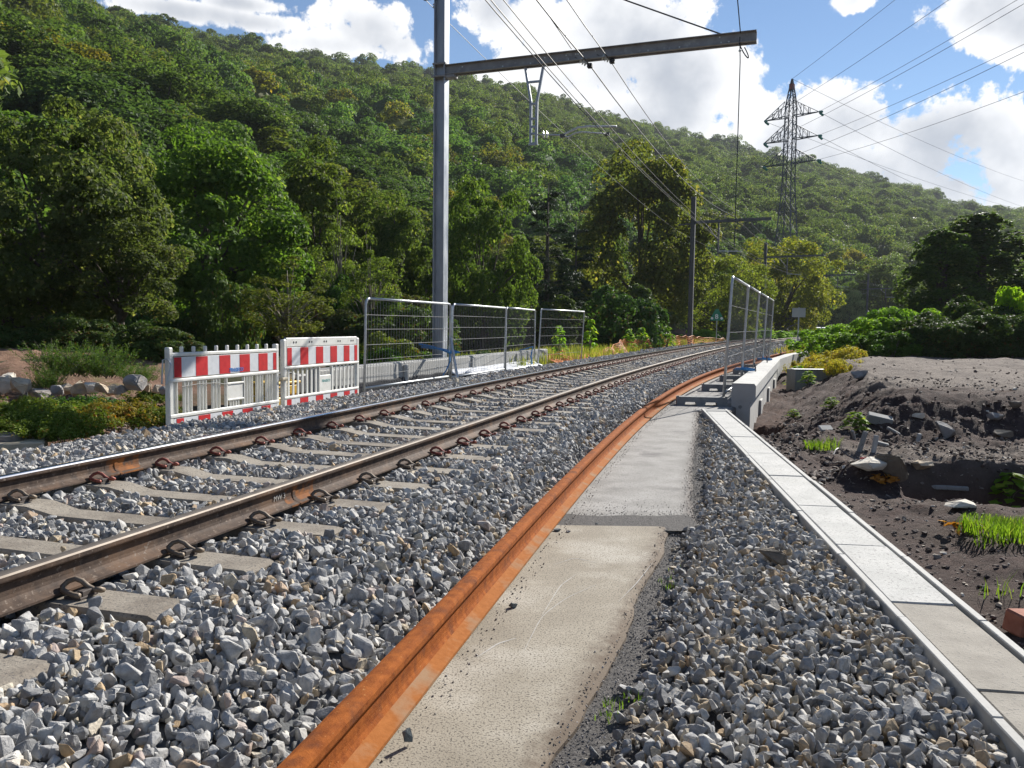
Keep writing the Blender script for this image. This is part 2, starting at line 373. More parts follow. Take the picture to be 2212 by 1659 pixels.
M['rock_tan'] = mat('tan sandstone', (0.36, 0.27, 0.17), (0.58, 0.48, 0.35), 5, 0.9, bump=0.02, bscale=14, c3=(0.26, 0.235, 0.22), s3=3, t3=(0.5, 0.62))
M['rock_grey'] = mat('grey rock', (0.20, 0.19, 0.185), (0.33, 0.315, 0.30), 6, 0.9, bump=0.015, bscale=18, c3=(0.30, 0.23, 0.15), s3=5, t3=(0.58, 0.7))
M['rock_brown'] = mat('brown rock', (0.13, 0.11, 0.085), (0.21, 0.17, 0.125), 12, 0.9, bump=0.008, bscale=40)
M['rock_white'] = mat('pale limestone', (0.50, 0.44, 0.36), (0.66, 0.62, 0.54), 8, 0.9, bump=0.012, bscale=20)
M['rock_blue'] = mat('blue grey ballast stone', (0.10, 0.12, 0.125), (0.17, 0.19, 0.19), 30, 0.85, bump=0.003, bscale=90)
M['iron'] = mat('cast iron cover', (0.15, 0.145, 0.14), (0.23, 0.22, 0.21), 20, 0.6, 0.4)
M['manhole_conc'] = mat('yellowish concrete', (0.40, 0.34, 0.24), (0.50, 0.44, 0.33), 8, 0.9, bump=0.004, bscale=40)
M['roof_dark'] = mat('dark shed cladding', (0.07, 0.065, 0.075), (0.11, 0.10, 0.11), 3, 0.8)
M['gutter'] = mat('white fascia', (0.70, 0.70, 0.72), None, 3, 0.6)
M['brick_red'] = mat('red brick', (0.26, 0.085, 0.05), (0.33, 0.13, 0.08), 30, 0.9, bump=0.003, bscale=60)
M['paper'] = mat('white plastic sheet', (0.78, 0.79, 0.80), None, 5, 0.7)
L = {}
L['hill'] = leaf_mat('woodland leaves', (0.060, 0.098, 0.032), (0.138, 0.188, 0.060), (0.20, 0.20, 0.075), 0.40)
L['near'] = leaf_mat('broad leaves', (0.054, 0.084, 0.026), (0.120, 0.165, 0.052), (0.19, 0.205, 0.08), 0.48, varr=0.12)
L['pine'] = leaf_mat('pine needles', (0.022, 0.045, 0.020), (0.045, 0.075, 0.032), None, 0.12, varr=0.1)
L['weed'] = leaf_mat('knotweed leaves', (0.12, 0.235, 0.022), (0.23, 0.37, 0.045), (0.34, 0.40, 0.06), 0.46, varr=0.15)
L['yellow'] = leaf_mat('yellowing leaves', (0.24, 0.23, 0.03), (0.46, 0.38, 0.06), (0.45, 0.20, 0.06), 0.42, varr=0.1)
L['bush'] = leaf_mat('scrub leaves', (0.05, 0.085, 0.025), (0.12, 0.165, 0.05), (0.16, 0.10, 0.04), 0.32, varr=0.15)
L['grass'] = leaf_mat('grass blades', (0.13, 0.185, 0.035), (0.30, 0.33, 0.075), (0.42, 0.36, 0.15), 0.40, varr=0.1)
L['orange'] = leaf_mat('fallen orange leaves', (0.40, 0.16, 0.03), (0.55, 0.27, 0.06), None, 0.3)

# ------------------------------------------------------------------ line of the track
_kn = np.array([0, 10, 20, 35, 60, 100, 150.0]); _th = np.radians([17.59, 16.55, 18.6, 19.9, 23.5, 29.5, 35.6])
DS = 0.25; S0 = -8.0
SV = np.arange(S0, 150, DS); TH = np.interp(SV, _kn, _th)
CX = np.concatenate([[0], np.cumsum(np.sin(TH) * DS)[:-1]]); CY = np.concatenate([[0], np.cumsum(np.cos(TH) * DS)[:-1]])
_k0 = int(round(-S0 / DS)); CX = CX - CX[_k0] - 3.339; CY = CY - CY[_k0]
def TR(s, t, z):
    x = np.interp(s, SV, CX); y = np.interp(s, SV, CY); a = np.interp(s, SV, TH)
    return Vector((x + math.cos(a) * t, y - math.sin(a) * t, z))
def heading(s): return float(np.interp(s, SV, TH))
def st_of(x, y):
    x = np.atleast_1d(np.asarray(x, float)); y = np.atleast_1d(np.asarray(y, float))
    s = np.empty_like(x); t = np.empty_like(x)
    for a in range(0, len(x), 20000):
        X = x[a:a + 20000, None]; Y = y[a:a + 20000, None]
        k = np.argmin((X - CX[None]) ** 2 + (Y - CY[None]) ** 2, 1)
        dx = X[:, 0] - CX[k]; dy = Y[:, 0] - CY[k]
        s[a:a + 20000] = SV[k] + dx * np.sin(TH[k]) + dy * np.cos(TH[k]); t[a:a + 20000] = dx * np.cos(TH[k]) - dy * np.sin(TH[k])
    return s, t
HEAD_Z = 0.372; FOOT_Z = 0.245; GAUGE = 0.755

# rusty spare rail lying beside the track: (x, y) seen along its head
_ry = np.array([-3.0, 0.0, 1.936, 3.05, 4.78, 5.45, 8.6, 15.55, 21.87, 27.69, 34.0, 41.5])
_rx = np.array([-1.70, -0.985, -0.509, -0.233, 0.18, 0.335, 1.137, 3.264, 5.62, 8.168, 11.0, 14.2])
_rc = np.polyfit(_ry, _rx, 5)
def rusty_x(y): return np.polyval(_rc, y)
def rusty_slope(y): return np.polyval(np.polyder(_rc), y)

def trough_x(y): return 1.145 + 0.1335 * np.asarray(y)     # outer left edge of cable trough
TROUGH_W = 0.355

# ------------------------------------------------------------------ terrain: valley floor and wooded hill
_sky_px = [(-400, -190), (0, -75), (200, 0), (500, 95), (620, 122), (780, 142), (930, 155), (1000, 165), (1100, 185), (1250, 232), (1400, 270),
           (1600, 318), (1750, 350), (1900, 388), (2000, 417), (2100, 440), (2212, 458), (2500, 505)]
_saz = []; _stan = []
for a, b in _sky_px:
    d = ray(a, b); _saz.append(math.degrees(math.atan2(d.x, d.y))); _stan.append(d.z / math.hypot(d.x, d.y))
_saz = np.array([-180, -120, -75] + _saz + [60, 100, 180.0]); _stan = np.array([0.12, 0.3, 0.45] + _stan + [0.10, 0.08, 0.12])
_faz = [-180, -75, -50, -32, -20, -8, 0, 8, 16, 24, 32, 45, 90, 180]
_ffoot = [90, 42, 40, 42, 52, 72, 90, 112, 140, 170, 195, 215, 230, 90]
_fridge = [350, 330, 330, 345, 390, 440, 490, 550, 600, 640, 680, 720, 760, 350]
def ridge(az):
    rr = np.interp(az, _faz, _fridge); return rr, np.interp(az, _saz, _stan) * rr + CAM_Z - 9.0 - 0.006 * rr
def terrain(x, y):
    az = np.degrees(np.arctan2(x, y)); r = np.hypot(x, y)
    rf = np.interp(az, _faz, _ffoot); rr, hr = ridge(az)
    t = (r - rf) / (rr - rf)
    h = hr * np.where(t < 1, np.clip(t, 0, 1) ** 0.93, 1 - 0.25 * (1 - np.exp(-(np.maximum(t, 1) - 1) * 1.2)))
    base = -0.62 - 0.25 * smoothstep((r - 30) / 60)
    left = smoothstep((-(x * 0.95 - y * 0.31) - 5.2) / 9.0) * (1 - smoothstep((y - 16) / 20)) * 1.15      # low bank on the left
    rough = vnoise(x, y, 0.35, 3) * 0.10 + vnoise(x, y, 0.03, 5) * np.clip(t, 0, 1) * 9.0
    return base + left + h + rough
def left_bank():
    u = np.linspace(0, 1, 60); w = np.linspace(0, 1, 40); v = []
    for a in w:
        for b in u:
            px = -260 + b * 640; Y = 8.6 + a * 8.5; q = ony(px, 700, Y); v.append((q.x, q.y))
    v = np.array(v); z = terrain(v[:, 0], v[:, 1]) + 0.02 + vnoise(v[:, 0], v[:, 1], 1.4, 61, 4) * 0.10 + vnoise(v[:, 0], v[:, 1], 6.0, 62, 3) * 0.05
    i = np.arange(39)[:, None] * 60; j = np.arange(59)[None]; f = np.stack([i + j, i + j + 1, i + 61 + j, i + 60 + j], -1).reshape(-1, 4)
    m = mat('reddish bank soil', (0.13, 0.075, 0.05), (0.24, 0.15, 0.105), 4.0, 0.95, bump=0.03, bscale=20, c3=(0.10, 0.085, 0.04), s3=1.2, t3=(0.5, 0.66), speck=(0.34, 0.26, 0.19), speck_scale=24, speck_t=(0.62, 0.70), spec=0.1)
    tag(link('bank', npmesh('bank', np.concatenate([v, z[:, None]], 1), f, smooth=True), m), kind='structure')
def build_ground():
    rs = np.concatenate([[0.0], np.geomspace(1.2, 60, 90), np.geomspace(63, 1400, 80)]); na = 300
    az = np.linspace(-math.pi, math.pi, na, endpoint=False)
    R_, A_ = np.meshgrid(rs, az, indexing='ij'); X = R_ * np.sin(A_); Y = R_ * np.cos(A_)
    Z = terrain(X.ravel(), Y.ravel())
    i = np.arange(len(rs) - 1)[:, None] * na; j = np.arange(na)[None]; j2 = (j + 1) % na
    f = np.stack([i + j, i + na + j, i + na + j2, i + j2], -1).reshape(-1, 4)
    me = npmesh('ground', np.stack([X.ravel(), Y.ravel(), Z], 1), f, smooth=True)
    m = mat('woodland ground', (0.030, 0.034, 0.016), (0.06, 0.055, 0.03), 0.6, 0.95, c3=(0.14, 0.085, 0.06), s3=0.25, t3=(0.5, 0.62), spec=0.1, bump=0.05, bscale=4)
    tag(link('ground', me, m), kind='structure')
build_ground()
left_bank()

# ------------------------------------------------------------------ soil bank and pit on the right
def soil_z(x, y):
    e = x - (trough_x(y) + TROUGH_W)                         # metres right of the trough
    wl = (x - 3.90) * 0.943 - (y - 12.7) * 0.332              # metres right of the parapet
    z = -0.02 - 0.045 * np.clip(e, 0, 3)
    far = smoothstep((y - 10.0 - 0.25 * vnoise(x, y, 0.5, 71, 2)) / 1.5)
    gul = smoothstep((wl - 0.10) / 2.1)
    z = z * (1 - far) + far * (-0.42 + 0.74 * gul)
    z = z - 0.30 * np.exp(-((e - 0.55) / 0.45) ** 2) * smoothstep((y - 9.3) / 1.6) * (y < 13.5)
    # dug pit with a ledge behind it
    px = smoothstep((x - (2.95 + 0.10 * (7.2 - y))) / 0.35)
    pit = px * smoothstep((y - 6.15) / 0.40) * (1 - smoothstep((y - 7.9) / 0.25))
    z = z - 0.70 * pit
    led = px * smoothstep((y - 7.95) / 0.2) * (1 - smoothstep((y - 9.9) / 0.5)); z = z * (1 - led) + (-0.12) * led
    mask = 1 - 0.75 * smoothstep((z - 0.22) / 0.08)
    n = vnoise(x, y, 1.1, 1, 5) * 0.10 + vnoise(x, y, 6.0, 2, 3, 0.7) * 0.075 * mask + np.abs(vnoise(x, y, 2.3, 8, 4, 0.6)) * 0.16 * far * mask
    near = smoothstep(e / 0.45) if True else 1
    z = z + n * near * (0.55 + 0.45 * smoothstep((y - 5) / 4))
    # loose heap of earth on the edge of the pit
    z = z + 0.26 * np.exp(-(((x - 2.92) / 0.26) ** 2 + ((y - 6.65) / 0.22) ** 2))
    z = z + 0.10 * np.exp(-(((e - 0.75) / 0.5) ** 2)) * smoothstep((y - 1) / 1.5) * (1 - smoothstep((y - 5.2) / 1.0)) * (1 + vnoise(x, y, 3.0, 6))
    return z
def build_soil():
    ys = np.concatenate([np.arange(-1, 2.0, 0.12), np.arange(2.0, 14, 0.05), np.arange(14, 30.5, 0.16)])
    us = np.concatenate([np.arange(0, 3.6, 0.045), np.arange(3.6, 9, 0.10), np.arange(9, 31, 0.5)])
    Y, U = np.meshgrid(ys, us, indexing='ij')
    wall = 3.78 + 0.352 * (Y - 12.7)
    X0 = np.where(Y < 11.6, trough_x(Y) + TROUGH_W - 0.02, np.maximum(wall - 0.1, trough_x(np.minimum(Y, 12)) + TROUGH_W - 0.02))
    X = X0 + U
    x = X.ravel(); y = Y.ravel(); z = soil_z(x, y)
    nx = len(us); ny = len(ys)
    i = np.arange(ny - 1)[:, None] * nx; j = np.arange(nx - 1)[None]
    f = np.stack([i + j, i + j + 1, i + nx + j + 1, i + nx + j], -1).reshape(-1, 4)
    flat = smoothstep((z - 0.20) / 0.10) * smoothstep((y - 11) / 3); led = smoothstep((x - 3.2) / 0.5) * smoothstep((y - 7.9) / 0.3) * (1 - smoothstep((y - 9.3) / 0.6))
    red = smoothstep((-0.32 - z) / 0.2)
    me = npmesh('soil', np.stack([x, y, z], 1), f, {'plateau': ('POINT', np.clip(flat + 0.75 * led, 0, 1)), 'red': ('POINT', red)}, True)
    m = bpy.data.materials.new('dug soil'); m.use_nodes = True
    T = NT(m.node_tree); out = T.n('ShaderNodeOutputMaterial'); p = T.n('ShaderNodeBsdfPrincipled'); T.l(p.outputs[0], out.inputs[0])
    vec = T.n('ShaderNodeNewGeometry').outputs['Position']
    n1 = T.noise(vec, 9.0, 8.0, 0.65)
    dark = T.mix(T.rng(n1, 0.32, 0.68), (0.036, 0.024, 0.022), (0.098, 0.066, 0.056))
    dark = T.mix(T.rng(T.noise(vec, 1.3, 4.0), 0.5, 0.7), dark, (0.10, 0.076, 0.062))
    dark = T.mix(T.rng(T.noise(vec, 55.0, 3.0), 0.66, 0.72), dark, (0.26, 0.23, 0.20))
    dark = T.mix(T.n('ShaderNodeAttribute', attribute_name='red').outputs['Fac'], dark, T.mix(n1, (0.075, 0.042, 0.032), (0.15, 0.085, 0.06)))
    lite = T.mix(T.rng(T.noise(vec, 6.0, 8.0, 0.7), 0.3, 0.7), (0.11, 0.088, 0.075), (0.23, 0.195, 0.165))
    T.l(T.mix(T.n('ShaderNodeAttribute', attribute_name='plateau').outputs['Fac'], dark, lite), p.inputs['Base Color'])
    p.inputs['Roughness'].default_value = 0.95; p.inputs['Specular IOR Level'].default_value = 0.15
    b = T.n('ShaderNodeBump'); b.inputs['Distance'].default_value = 0.03; T.l(T.noise(vec, 32.0, 8.0, 0.75), b.inputs['Height']); T.l(b.outputs[0], p.inputs['Normal'])
    tag(link('soil', me, m), kind='structure')
build_soil()

# ------------------------------------------------------------------ ballast beds
def ballast_z(x, y):
    s, t = st_of(x, y)
    yr = np.asarray(y); cosr = 1 / np.sqrt(1 + rusty_slope(np.clip(yr, -3, 42)) ** 2)
    dr = (rusty_x(np.clip(yr, -3, 42)) - x) * cosr             # metres left of the rusty rail
    left = np.interp(t, [-4.2, -3.3, -2.95, -2.5, -1.7, -1.3, -0.9, -0.45, 0, 0.45, 0.9, 1.3, 1.55], [-0.9, -0.30, 0.03, 0.14, 0.225, 0.225, 0.21, 0.185, 0.17, 0.185, 0.21, 0.225, 0.21])
    k = np.clip((t - 1.55) / np.maximum(dr + t - 1.55 - 0.09, 0.05), 0, 1)
    right = 0.21 + (0.035 - 0.21) * k
    z = np.where(t > 1.55, right, left)
    z = z + vnoise(x, y, 1.6, 4, 3) * 0.018
    return z, s, t, dr
def build_ballast_bed():
    sv = np.concatenate([np.arange(-6, 30, 0.35), np.arange(30, 150, 2.0)])
    tv = np.concatenate([[-4.2, -3.6, -3.3, -3.1, -2.95], np.arange(-2.8, 1.6, 0.2), [1.6, 1.8, 2.0, 2.3, 2.8, 3.6]])
    v = []
    for s in sv:
        for t in tv: v.append(TR(s, t, 0))
    v = np.array(v); z, s, t, dr = ballast_z(v[:, 0], v[:, 1])
    z = z - 0.03
    z = np.where((dr < 0.02) & (v[:, 1] < 42), np.where(dr < -0.25, -0.9, -0.10), z)
    v[:, 2] = z
    nx = len(tv); i = np.arange(len(sv) - 1)[:, None] * nx; j = np.arange(nx - 1)[None]
    f = np.stack([i + j, i + j + 1, i + nx + j + 1, i + nx + j], -1).reshape(-1, 4)
    tag(link('track_bed', npmesh('track_bed', v, f, smooth=True), M['bed']), kind='structure')
build_ballast_bed()

def stone_protos(colname, n, seed, mats, flat=0.62, bevel=0.035):
    c = bpy.data.collections.new(colname); r = random.Random(seed)
    for k in range(n):
        bm = bmesh.new(); ax = (1.0, r.uniform(0.62, 0.95), r.uniform(flat - 0.18, flat + 0.2))
        for q in range(r.randint(9, 13)):
            p = Vector((r.gauss(0, 1), r.gauss(0, 1), r.gauss(0, 1))).normalized()
            p = Vector([math.copysign(abs(w) ** 0.75, w) for w in p]) * r.uniform(0.82, 1.0)
            bm.verts.new((p.x * 0.5 * ax[0], p.y * 0.5 * ax[1], p.z * 0.5 * ax[2]))
        bmesh.ops.convex_hull(bm, input=bm.verts[:])
        bmesh.ops.delete(bm, geom=[v for v in bm.verts if not v.link_faces], context='VERTS')
        bmesh.ops.dissolve_limit(bm, angle_limit=math.radians(14), verts=bm.verts[:], edges=bm.edges[:])
        if bevel: bmesh.ops.bevel(bm, geom=bm.edges[:], offset=bevel, segments=1, affect='EDGES', clamp_overlap=True)
        bmesh.ops.recalc_face_normals(bm, faces=bm.faces)
        me = bpy.data.meshes.new('stone'); bm.to_mesh(me); bm.free(); me.materials.append(mats)
        o = bpy.data.objects.new(f'{colname}_{k:02d}', me); c.objects.link(o)
    return c

def scatter(name, pts, size, coll, ncoll, label=None, cat=None, parent=None, seed=1, flatten=False, aniso=0.18, tone=None):
    """one object that carries many loose stones (geometry nodes instances)"""
    r = np.random.default_rng(seed); n = len(pts)
    me = bpy.data.meshes.new(name); me.vertices.add(n); me.vertices.foreach_set('co', np.asarray(pts, np.float32).ravel())
    rot = r.uniform(0, 2 * math.pi, (n, 3))
    if flatten: rot[:, :2] = r.normal(0, 0.35, (n, 2))
    sc = np.asarray(size)[:, None] * (1 + r.uniform(-aniso, aniso, (n, 3)))
    a = me.attributes.new('rot', 'FLOAT_VECTOR', 'POINT'); a.data.foreach_set('vector', rot.astype(np.float32).ravel())
    a = me.attributes.new('scl', 'FLOAT_VECTOR', 'POINT'); a.data.foreach_set('vector', sc.astype(np.float32).ravel())
    a = me.attributes.new('pick', 'INT', 'POINT'); a.data.foreach_set('value', r.integers(0, ncoll, n).astype(np.int32))
    a = me.attributes.new('tone', 'FLOAT', 'POINT'); a.data.foreach_set('value', (r.uniform(0, 1, n) if tone is None else tone).astype(np.float32))
    o = link(name, me, None, parent)
    g = bpy.data.node_groups.new(name + ' scatter', 'GeometryNodeTree')
    g.interface.new_socket('Geometry', in_out='INPUT', socket_type='NodeSocketGeometry'); g.interface.new_socket('Geometry', in_out='OUTPUT', socket_type='NodeSocketGeometry')
    gi = g.nodes.new('NodeGroupInput'); go = g.nodes.new('NodeGroupOutput'); ip = g.nodes.new('GeometryNodeInstanceOnPoints')
    ci = g.nodes.new('GeometryNodeCollectionInfo'); ci.inputs['Collection'].default_value = coll; ci.inputs['Separate Children'].default_value = True; ci.inputs['Reset Children'].default_value = True
    def na(nm, ty):
        q = g.nodes.new('GeometryNodeInputNamedAttribute'); q.data_type = ty; q.inputs['Name'].default_value = nm; return q.outputs['Attribute']
    g.links.new(gi.outputs[0], ip.inputs['Points']); g.links.new(ci.outputs[0], ip.inputs['Instance']); ip.inputs['Pick Instance'].default_value = True
    g.links.new(na('pick', 'INT'), ip.inputs['Instance Index']); g.links.new(na('scl', 'FLOAT_VECTOR'), ip.inputs['Scale'])
    e2r = g.nodes.new('FunctionNodeEulerToRotation'); g.links.new(na('rot', 'FLOAT_VECTOR'), e2r.inputs[0]); g.links.new(e2r.outputs[0], ip.inputs['Rotation'])
    g.links.new(ip.outputs[0], go.inputs[0])
    md = o.modifiers.new('scatter', 'NODES'); md.node_group = g
    return tag(o, label, cat, None, 'stuff')

def jitter_grid(x0, x1, y0, y1, sp, r):
    nx = int((x1 - x0) / sp) + 1; ny = int((y1 - y0) / sp) + 1
    X, Y = np.meshgrid(x0 + np.arange(nx) * sp, y0 + np.arange(ny) * sp)
    x = X.ravel() + r.uniform(-0.5, 0.5, X.size) * sp; y = Y.ravel() + r.uniform(-0.5, 0.5, X.size) * sp
    return x, y
SL_S = 4.42; SL_D = 0.565
def in_view(x, y, mx=0.70):
    return (np.abs(x) < mx * y + 1.2)
STONES = stone_protos('stone_shapes', 22, 5, M['stone'])
STONES2 = stone_protos('dark_stone_shapes', 16, 6, M['stone2'], 0.55)
def build_ballast():
    r = np.random.default_rng(3); P = []; Z = []
    for (y0, y1, sp, size, layers) in ((1.0, 7.5, 0.034, 0.056, 2), (7.5, 16, 0.042, 0.060, 2), (16, 34, 0.065, 0.076, 1), (34, 80, 0.13, 0.13, 1)):
        for ly in range(layers):
            x, y = jitter_grid(-8, min(2 + y1 * 0.45, 34), y0, y1, sp * (1 if ly == 0 else 1.25), r)
            k = in_view(x, y); x = x[k]; y = y[k]
            z, s, t, dr = ballast_z(x, y)
            k = (t > -3.35) & (np.where(y < 42, dr > 0.11, t < 2.6)) & (t < 2.9)
            k &= np.abs(np.abs(t) - GAUGE) > 0.072
            ph = np.abs(((s - SL_S) / SL_D + 0.5) % 1.0 - 0.5) * SL_D           # distance to the nearest sleeper's middle
            onsl = (ph < 0.118) & (np.abs(t) < 1.27)
            lap = r.uniform(0, 1, len(x)) < 0.012
            k &= ~onsl | (lap & (ph > 0.09))
            k &= ~((np.abs(t) > 1.16) & (np.abs(t) < 1.28) & onsl & (r.uniform(0, 1, len(x)) < 0.6)) | True
            x = x[k]; y = y[k]; z = z[k]; t = t[k]; onsl = onsl[k]; dr = dr[k]
            z = z + r.normal(0, 0.010, len(x)) + (0.010 if ly else -0.004) + np.where(onsl, 0.05, 0) - np.where(dr < 0.2, 0.02, 0)
            sz = size * np.clip(r.lognormal(-0.08, 0.34, len(x)), 0.45, 1.9)
            P.append(np.stack([x, y, z], 1)); Z.append(sz)
    # heap spilling over the sleeper ends beside the right rail
    P = np.concatenate(P); Z = np.concatenate(Z)
    print('ballast stones', len(P))
    tone = np.clip(r.beta(1.6, 1.9, len(P)) * 0.72, 0, 0.74); w = r.uniform(0, 1, len(P)) < 0.17; tone[w] = r.uniform(0.76, 1.0, w.sum())
    scatter('track_ballast', P, Z, STONES, 22, 'grey crushed stone ballast lying between and beside the rails', 'ballast', seed=4, tone=tone)
build_ballast()

# the stone strip between path and cable trough
def slab_edge(y):
    return np.where(y < 4.95, np.interp(y, [-2, 2.2, 3.31, 4.3, 4.95], [-1.27, 0.104, 0.487, 0.78, 0.96]), np.interp(y, [4.95, 5.6, 7.3, 11.0, 12.2], [1.13, 1.22, 1.60, 2.48, 2.74]))
def build_side_ballast():
    r = np.random.default_rng(8); P = []; Z = []
    for y0, y1, sp, size, layers in ((1.0, 6, 0.034, 0.055, 2), (6, 12.4, 0.041, 0.060, 2)):
        for ly in range(layers):
            x, y = jitter_grid(-0.5, 3.2, y0, y1, sp * (1 if ly == 0 else 1.3), r)
            e = x - slab_edge(y) + vnoise(x, y, 2.5, 9, 3) * 0.09; w = trough_x(y) - x
            k = (e > 0.05 + r.uniform(0, 0.13, len(x))) & (w > 0.022); x = x[k]; y = y[k]; e = e[k]; w = w[k]
            z = -0.026 + 0.036 * np.clip(e / 0.45, 0, 1) + vnoise(x, y, 2.0, 12, 3) * 0.02 + r.normal(0, 0.009, len(x)) + (0.012 if ly else 0) - 0.012 * smoothstep(1 - w / 0.15)
            sz = size * np.clip(r.lognormal(-0.08, 0.3, len(x)), 0.5, 1.7) * (0.62 + 0.38 * smoothstep(e / 0.3))
            P.append(np.stack([x, y, z], 1)); Z.append(sz)
    P = np.concatenate(P); Z = np.concatenate(Z); print('side stones', len(P))
    scatter('path_ballast', P, Z, STONES2, 16, 'dark grey and tan crushed stone strip between concrete path and cable trough', 'ballast', seed=6)
    # sheet under it
    ys = np.arange(-1.5, 12.6, 0.3); v = []
    for y in ys: v += [(float(slab_edge(y)) - 0.35, y, -0.030), (float(slab_edge(y)) + 0.1, y, -0.035), (float(trough_x(y)) + 0.03, y, -0.055)]
    f = [(3 * i + k, 3 * i + k + 1, 3 * i + k + 4, 3 * i + k + 3) for i in range(len(ys) - 1) for k in (0, 1)]
    tag(link('strip_bed', npmesh('strip_bed', np.array(v), np.array(f)), M['asphalt']), kind='structure')
    # fine grit along the worn edges of the path
    P = []; Z = []
    x, y = jitter_grid(-0.6, 3.0, 1.2, 12.2, 0.013, r)
    e = x - slab_edge(y); k = (e > -0.07 * r.uniform(0, 1, len(x)) ** 4 - 0.004) & (e < 0.22) & (r.uniform(0, 1, len(x)) < 0.6 * (1 - np.clip(e - 0.1, 0, 0.12) / 0.12))
    x = x[k]; y = y[k]; e = e[k]
    P.append(np.stack([x, y, np.where(e < 0.0, 0.002, -0.018 - 0.05 * np.clip(e, 0, 0.22))], 1)); Z.append(r.uniform(0.004, 0.012, len(x)))
    x, y = jitter_grid(0.2, 1.6, 4.75, 5.75, 0.010, r)
    k = (x > rusty_x(y) + 0.14) & (x < slab_edge(y) + 0.1) & (y > 4.98 + 0.05 * vnoise(x, y, 4, 2)) & (r.uniform(0, 1, len(x)) < 0.35 * np.exp(-np.maximum(y - 5.25, 0) / 0.16))
    x = x[k]; y = y[k]; P.append(np.stack([x, y, np.full(len(x), -0.008)], 1)); Z.append(r.uniform(0.004, 0.010, len(x)))
    x, y = jitter_grid(-1.2, 3.2, 1.5, 14, 0.03, r)
    e = x - rusty_x(y); k = (e > 0.085) & (e < 0.16) & (r.uniform(0, 1, len(x)) < 0.6); x = x[k]; y = y[k]
    P.append(np.stack([x, y, np.full(len(x), 0.002)], 1)); Z.append(r.uniform(0.004, 0.014, len(x)))
    x, y = jitter_grid(-1.2, 3.2, 1.5, 14, 0.11, r)
    k = (x > rusty_x(y) + 0.1) & (x < slab_edge(y) - 0.02) & (r.uniform(0, 1, len(x)) < 0.4); x = x[k]; y = y[k]
    P.append(np.stack([x, y, np.full(len(x), 0.001)], 1)); Z.append(r.uniform(0.002, 0.006, len(x)))
    P = np.concatenate(P); Z = np.concatenate(Z); print('grit', len(P))
    GR = stone_protos('grit_shapes', 6, 9, M['grit'], 0.6, 0)
    scatter('grit', P, Z, GR, 6, 'loose brown grit along the worn edges of the concrete path', 'grit', seed=7)
build_side_ballast()

# rubble lying in the dug soil
def build_rubble():
    r = np.random.default_rng(21); P = []; Z = []
    for y0, y1, n, s0, s1 in ((2, 8, 9000, 0.010, 0.055), (6.5, 15, 30000, 0.012, 0.085), (12, 29, 6000, 0.02, 0.10)):
        y = r.uniform(y0, y1, n); x = trough_x(np.minimum(y, 11)) + TROUGH_W + 0.05 + r.uniform(0, 1, n) ** 1.3 * (3 + y * 0.5)
        k = in_view(x, y) & ((y < 11.5) | ((x - 3.90) * 0.943 - (y - 12.7) * 0.332 > 0.12)); x = x[k]; y = y[k]
        k = r.uniform(0, 1, len(x)) < 0.35 + 0.65 * (vnoise(x, y, 1.2, 30, 3) > -0.05); x = x[k]; y = y[k]
        z = soil_z(x, y); k = (z < 0.24) | (r.uniform(0, 1, len(x)) < 0.35); x = x[k]; y = y[k]; z = z[k]
        sz = s0 + (s1 - s0) * r.uniform(0, 1, len(x)) ** 4
        P.append(np.stack([x, y, z + sz * 0.12], 1)); Z.append(sz)
    P = np.concatenate(P); Z = np.concatenate(Z)
    RB = stone_protos('rubble_shapes', 12, 13, M['rubble'], 0.42, 0.03)
    scatter('soil_rubble', P, Z, RB, 12, 'small broken stones and rubble strewn over the dark dug soil', 'rubble', seed=17, flatten=True)
build_rubble()

